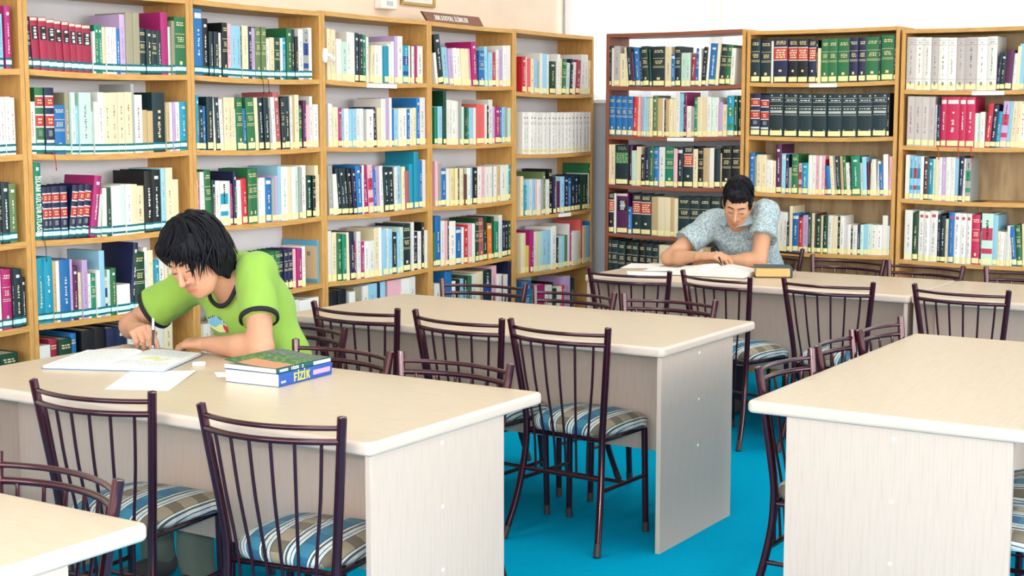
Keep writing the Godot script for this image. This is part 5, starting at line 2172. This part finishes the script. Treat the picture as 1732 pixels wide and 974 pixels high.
func build_small_things() -> void:
	# ---- the table of the reader in green
	open_book("open white schoolbook with yellow figures under the writing hand", Vector3(-3.587, 0.75, -3.194), Vector3(-0.40, 0, -0.915), 0.325, 0.205, 0.017, lin(0.35, 0.52, 0.70), 31)
	sheet("blank white sheet of paper beside the open schoolbook", [Vector2(-3.327, -2.964), Vector2(-3.150, -3.050), Vector2(-3.318, -3.337), Vector2(-3.508, -3.240)], 0.75)
	sheet("small white paper slip sticking out under the school books", [Vector2(-3.262, -3.36), Vector2(-3.19, -3.30), Vector2(-3.10, -3.36), Vector2(-3.16, -3.42)], 0.75)
	var e := MB.new()
	e.cbox(Vector3(-0.021, 0, -0.012), Vector3(0.021, 0.013, 0.012), 0.003, lin(0.93, 0.93, 0.92))
	lone("eraser", e.mesh(), mats.vc, "small white eraser lying beside the open schoolbook", "eraser", Vector3(-3.392, 0.7502, -3.425), 0.7)
	var blue := school_book("thick blue physics schoolbook with yellow title, under the green one", Vector3(-3.022, 0.7505, -3.398), 0.06, 0.205, 0.268, 0.039, lin(0.16, 0.33, 0.66), lin(0.16, 0.33, 0.66), 0.0)
	spine_text(blue, "FİZİK", 0.027, Vector3(0.1040, 0.019, 0.022), Color(0.95, 0.84, 0.16), 0.08)
	spine_text(blue, "lise", 0.011, Vector3(0.1036, 0.015, 0.112), Color(0.93, 0.93, 0.95))
	var strip := MB.new()
	strip.box(Vector3(0.1035, 0.012, -0.124), Vector3(0.1042, 0.027, -0.036), lin(0.80, 0.62, 0.78))
	put("title_strip", strip.mesh(), mats.vc, blue)
	var gr := school_book("thin green-covered physics schoolbook on top of the blue one", Vector3(-3.026, 0.7905, -3.398), 0.03, 0.205, 0.266, 0.015, lin(0.22, 0.42, 0.27), lin(0.05, 0.33, 0.36), 0.012)
	spine_text(gr, "FİZİK", 0.009, Vector3(0.1042, 0.0072, 0.045), Color(0.95, 0.96, 0.96), 0.036)
	spine_text(gr, "3", 0.010, Vector3(0.1042, 0.0072, 0.008), Color(0.95, 0.96, 0.96))
	strip = MB.new()
	strip.box(Vector3(0.1036, 0.003, 0.078), Vector3(0.1043, 0.011, 0.118), lin(0.72, 0.80, 0.82))
	strip.box(Vector3(0.1036, 0.002, -0.130), Vector3(0.1043, 0.012, -0.045), lin(0.90, 0.92, 0.92))
	put("title_strip", strip.mesh(), mats.vc, gr)
	# the printed landscape on the green cover
	var pic := MB.new()
	var fn := fabric_noise(91, 14.0)
	for i in 22:
		for j in 26:
			var u := i / 22.0
			var v := j / 26.0
			var x0 := lerpf(0.1, -0.1, u)
			var x1 := lerpf(0.1, -0.1, u + 1.0 / 22)
			var z0 := lerpf(-0.131, 0.131, v)
			var z1 := lerpf(-0.131, 0.131, v + 1.0 / 26)
			var n := fn.get_noise_2d(u * 1.4, v * 1.0)
			var col := lin(0.20, 0.44, 0.22)
			if v > 0.62 and u < 0.75:
				col = lin(0.80, 0.55, 0.42)
			elif n > 0.18:
				col = lin(0.40, 0.62, 0.30)
			elif n < -0.2:
				col = lin(0.36, 0.36, 0.34)
			if v < 0.3 and n > 0.0:
				col = lin(0.42, 0.46, 0.45)
			var ya := 0.0159 + 0.012 * u * u
			var yb := 0.0159 + 0.012 * pow(u + 1.0 / 22, 2)
			pic.quad(Vector3(x0, ya, z0), Vector3(x1, yb, z0), Vector3(x1, yb, z1), Vector3(x0, ya, z1), Vector3(0, 1, 0), col)
	put("cover_picture", pic.mesh(), mats.vc, gr)
	# pen in the writing hand
	pen("black and silver pen in the writing hand of the reader in green", Vector3(-3.712, 0.7665, -3.530), Vector3(-3.724, 0.868, -3.546))

	# ---- the table of the reader in the patterned shirt
	open_book("thick open white book in front of the reader in the patterned shirt", Vector3(-3.175, 0.75, -7.065), Vector3(0.10, 0, 0.99), 0.285, 0.205, 0.040, lin(0.08, 0.09, 0.11), 51)
	sheet("loose white sheet on the far table, beside the open book", [Vector2(-3.80, -7.22), Vector2(-3.62, -7.27), Vector2(-3.55, -7.00), Vector2(-3.73, -6.95)], 0.75)
	sheet("loose white sheet lying across the edge of the open book's table, nearer the chairs", [Vector2(-3.62, -6.82), Vector2(-3.43, -6.93), Vector2(-3.30, -6.72), Vector2(-3.49, -6.60)], 0.75)
	sheet("loose white sheet under the patterned-shirt reader's forearm", [Vector2(-3.60, -7.10), Vector2(-3.43, -7.14), Vector2(-3.38, -6.90), Vector2(-3.55, -6.86)], 0.7525)
	var dic := thing("closed_dictionary", "thick closed dictionary with yellowed page edges beside the patterned-shirt reader", "book", Vector3(-2.868, 0.75, -6.99), 0.46)
	var pg := MB.new()
	pg.cbox(Vector3(-0.088, 0.004, -0.068), Vector3(0.088, 0.051, 0.068), 0.004, lin(0.80, 0.66, 0.42))
	put("pages", pg.mesh(), mats.paper, dic)
	var cv := MB.new()
	cv.cbox(Vector3(-0.092, 0, -0.072), Vector3(0.092, 0.004, 0.072), 0.001, lin(0.16, 0.10, 0.09))
	cv.cbox(Vector3(-0.092, 0.051, -0.072), Vector3(0.092, 0.056, 0.072), 0.001, lin(0.20, 0.27, 0.32))
	cv.cbox(Vector3(0.087, 0.002, -0.072), Vector3(0.098, 0.054, 0.072), 0.004, lin(0.20, 0.27, 0.32))
	put("cover", cv.mesh(), mats.vc, dic)
	pen("dark pen under the fingers of the reader in the patterned shirt", Vector3(-3.165, 0.788, -7.035), Vector3(-3.24, 0.85, -7.12))

	# ---- on the wall and the bookcases
	var bx := thing("wall_box", "white plastic box on the cream wall above the bookcases", "wall box", Vector3(X0, 2.165, -6.665))
	var m := MB.new()
	m.cbox(Vector3(0, 0, -0.072), Vector3(0.055, 0.2, 0.072), 0.006)
	put("casing", m.mesh(), mats.white, bx)
	m = MB.new()
	m.cbox(Vector3(0.055, 0.02, -0.03), Vector3(0.058, 0.045, 0.03), 0.001)
	put("grille", m.mesh(), plain(Color(0.75, 0.76, 0.78), 0.5), bx)
	var fr := thing("framed_picture", "small gilt-framed certificate hanging on the cream wall", "picture", Vector3(X0, 2.205, -6.995))
	m = MB.new()
	for q in [[0.0, 0.018, -0.166, 0.166], [0.252, 0.27, -0.166, 0.166], [0.018, 0.252, -0.166, -0.148], [0.018, 0.252, 0.148, 0.166]]:
		m.cbox(Vector3(0, q[0], q[2]), Vector3(0.02, q[1], q[3]), 0.003)
	put("frame", m.mesh(), plain(Color(0.72, 0.58, 0.34), 0.4, 0.3), fr)
	m = MB.new()
	m.box(Vector3(0.004, 0.018, -0.148), Vector3(0.008, 0.252, 0.148), lin(0.90, 0.90, 0.87))
	for k in 4:
		m.box(Vector3(0.008, 0.04 + k * 0.05, -0.10), Vector3(0.0084, 0.055 + k * 0.05, -0.03), lin(0.70, 0.72, 0.74))
		m.box(Vector3(0.008, 0.04 + k * 0.05, 0.02), Vector3(0.0084, 0.055 + k * 0.05, 0.09), lin(0.70, 0.72, 0.74))
	put("print", m.mesh(), mats.paper, fr)
	# sign on the bookcase: a sloping board with painted letters
	var sg := thing("shelf_sign", "brown wooden sign with white painted lettering on top of a bookcase", "sign", Vector3(XB - 0.012, 2.0935, -6.99), PI / 2)
	m = MB.new()
	var q4 := [Vector2(-0.270, 0), Vector2(0.290, 0), Vector2(0.270, 0.058), Vector2(-0.300, 0.058)]
	var tilt := 0.35
	var fpts := []
	var bpts := []
	for p in q4:
		fpts.append(Vector3(p.x, p.y * cos(tilt), -p.y * sin(tilt)))
		bpts.append(Vector3(p.x, p.y * cos(tilt) , -p.y * sin(tilt) - 0.014))
	var brown := lin(0.50, 0.33, 0.27)
	m.quad(fpts[0], fpts[1], fpts[2], fpts[3], Vector3(0, sin(tilt), cos(tilt)), brown)
	m.quad(bpts[0], bpts[1], bpts[2], bpts[3], Vector3(0, 0, -1), brown)
	m.quad(fpts[2], fpts[3], bpts[3], bpts[2], Vector3.UP, brown)
	m.quad(fpts[0], fpts[1], bpts[1], bpts[0], Vector3.DOWN, brown)
	m.quad(fpts[0], fpts[3], bpts[3], bpts[0], Vector3.LEFT, lin(0.28, 0.17, 0.13))
	m.quad(fpts[1], fpts[2], bpts[2], bpts[1], Vector3.RIGHT, brown)
	put("board", m.mesh(), mats.vc, sg)
	var lt := lettering(sg, "300.SOSYAL İLİMLER", 0.030, Vector3(-0.03, 0.028 * cos(tilt), -0.028 * sin(tilt) + 0.0006), 0.0, Color(0.92, 0.91, 0.88), "lettering", 0.335)
	lt.rotation = Vector3(-tilt, 0, 0)
	# white hook on the upright
	var hk := thing("wall_hook", "white plastic hook stuck on the upright between two bookcases", "hook", Vector3(XB, 1.826, -5.80), PI / 2)
	m = MB.new()
	var hr := []
	for q in [[1.0, 0.0006], [1.0, 0.010], [0.92, 0.014], [0.7, 0.016]]:
		var ring := []
		for k in 20:
			var a := TAU * k / 20
			ring.append(Vector3(cos(a) * 0.017 * q[0], 0.045 + signf(sin(a)) * pow(absf(sin(a)), 0.6) * 0.038 * q[0], q[1]))
		hr.append(ring)
	m.rings(hr, true, Color.WHITE, 0, false, true)
	put("plate", m.mesh(), mats.white, hk)
	m = MB.new()
	m.tube(arc_points([Vector3(0.004, 0.05, 0.012), Vector3(0.016, 0.045, 0.028), Vector3(0.020, 0.026, 0.036), Vector3(0.016, 0.018, 0.046), Vector3(0.014, 0.034, 0.054)], 4), 0.008, 8, true)
	put("prong", m.mesh(), mats.white, hk)
	# card labels stuck on the shelf edges
	for q in [["c3", 0, 617, 668], ["c5", 2, 942, 963], ["A", 1, 1130, 1175], ["B", 0, 1370, 1417], ["C", 0, 1645, 1700]]:
		var cs: Dictionary = CASES[q[0]]
		var y: float = ROWS[cs.rows][q[1]]
		var a := place_px(q[2], q[0], y)
		var b := place_px(q[3], q[0], y)
		var sy := y + sag((a + b) * 0.5 / (cs.b - cs.a))
		m = MB.new()
		m.box(Vector3(a, sy - 0.026, 0.0003), Vector3(b, sy - 0.004, 0.0012), lin(0.93, 0.93, 0.92))
		put("shelf_label", m.mesh(), mats.paper, case_nodes[q[0]])
	# ribbons and cords hanging from books
	ribbon("c1", 1, 88, lin(0.72, 0.16, 0.24), 0.055, "thin red bookmark ribbon hanging below the red-banded volumes")
	ribbon("c1", 2, 71, lin(0.04, 0.22, 0.17), 0.075, "dark green bookmark cord hanging below the emerald atlas")
	ribbon("c2", 0, 440, lin(0.08, 0.10, 0.10), 0.06, "black bookmark cord hanging below the olive volumes")
	ribbon("c2", 0, 449, lin(0.08, 0.10, 0.10), 0.055, "black bookmark cord beside the other, below the pale paperbacks")
	ribbon("C", 1, 1588, lin(0.75, 0.2, 0.2), 0.06, "red bookmark ribbon below the first raspberry volume")
	ribbon("C", 1, 1622, lin(0.75, 0.2, 0.2), 0.05, "red bookmark ribbon below the widest raspberry volume")
	ribbon("C", 1, 1644, lin(0.75, 0.2, 0.2), 0.075, "longest red bookmark ribbon, below the last raspberry volume")
	# metal bookend at the end of the half-empty shelf
	var cs2: Dictionary = CASES["C"]
	var yb: float = ROWS["C"][2]
	var ab := place_px(1631, "C", yb)
	var be := thing("bookend", "dark metal bookend holding the books on the half-empty shelf", "bookend", Vector3(cs2.a + ab + 0.003, yb + sag(ab / (cs2.b - cs2.a)) + 0.001, ZB - 0.09))
	m = MB.new()
	m.cbox(Vector3(0, 0, -0.06), Vector3(0.0016, 0.16, 0.06), 0.0004)
	put("upright_plate", m.mesh(), plain(Color(0.30, 0.29, 0.32), 0.45, 0.6), be)
	m = MB.new()
	m.cbox(Vector3(0.0016, 0, -0.06), Vector3(0.09, 0.0016, 0.06), 0.0004)
	put("foot_plate", m.mesh(), plain(Color(0.18, 0.17, 0.19), 0.45, 0.6), be)
	# tall pale blue folder with a tan inset, last on its shelf
	var c2: Dictionary = CASES["c2"]
	var wl: float = c2.b - c2.a
	var fo := thing("folder", "tall pale blue folder with tan inset behind the green volumes", "folder", Vector3(XB - 0.02, 0.7152, c2.b - (wl - BOARD - 0.0125)), PI / 2)
	m = MB.new()
	m.cbox(Vector3(0, 0, -0.235), Vector3(0.011, 0.218, 0), 0.001, lin(0.36, 0.66, 0.82))
	put("cover", m.mesh(), mats.vc, fo)
	m = MB.new()
	m.box(Vector3(-0.0006, 0.02, -0.205), Vector3(0, 0.190, -0.005), lin(0.86, 0.76, 0.60))
	put("inset", m.mesh(), mats.paper, fo)
	m = MB.new()
	var rg := []
	for k in 17:
		rg.append(Vector3(-0.001, 0.150 + 0.008 * sin(TAU * k / 16), -0.060 + 0.008 * cos(TAU * k / 16)))
	m.tube(rg, 0.002, 6, false, lin(0.3, 0.25, 0.2))
	put("eyelet", m.mesh(), mats.vc, fo)


func ribbon(key: String, row: int, px: float, col: Color, len: float, label: String) -> void:
	var cs: Dictionary = CASES[key]
	var back: bool = key in ["A", "B", "C"]
	var y: float = ROWS[cs.rows][row]
	var lx := place_px(px, key, y)
	var o := thing("bookmark_ribbon", label, "bookmark", (Vector3(cs.a + lx, y + sag(lx / (cs.b - cs.a)), ZB) if back else Vector3(XB, y + sag(lx / (cs.b - cs.a)), cs.b - lx)), 0.0 if back else PI / 2, "ribbons and cords hanging from books")
	var m := MB.new()
	m.tube(arc_points([Vector3(-0.004, 0.012, -0.012), Vector3(-0.002, 0.006, 0.002), Vector3(0.001, -0.012, 0.006), Vector3(0.004, -0.03, 0.005), Vector3(0.006, -len, 0.004)], 4), 0.0022, 6, true, col, 0.5)
	put("cord", m.mesh(), mats.vc, o)
	m = MB.new()
	m.tube([Vector3(0.006, -len, 0.004), Vector3(0.0065, -len - 0.012, 0.004)], [0.003, 0.0022], 6, true, col)
	put("knot", m.mesh(), mats.vc, o)


func pen(label: String, tip: Vector3, top: Vector3) -> void:
	var o := thing("pen", label, "pen", tip)
	var d := top - tip
	var m := MB.new()
	m.tube([d * 0.10, d * 0.62], 0.0045, 10, true)
	put("grip", m.mesh(), plain(Color(0.05, 0.05, 0.07), 0.35), o)
	m = MB.new()
	m.tube([d * 0.62, d * 1.0], 0.0046, 10, true)
	put("barrel", m.mesh(), plain(Color(0.88, 0.88, 0.9), 0.25, 0.4), o)
	m = MB.new()
	m.tube([Vector3.ZERO, d * 0.10], [0.0009, 0.0042], 10, true)
	put("nib", m.mesh(), plain(Color(0.7, 0.7, 0.72), 0.3, 0.7), o)
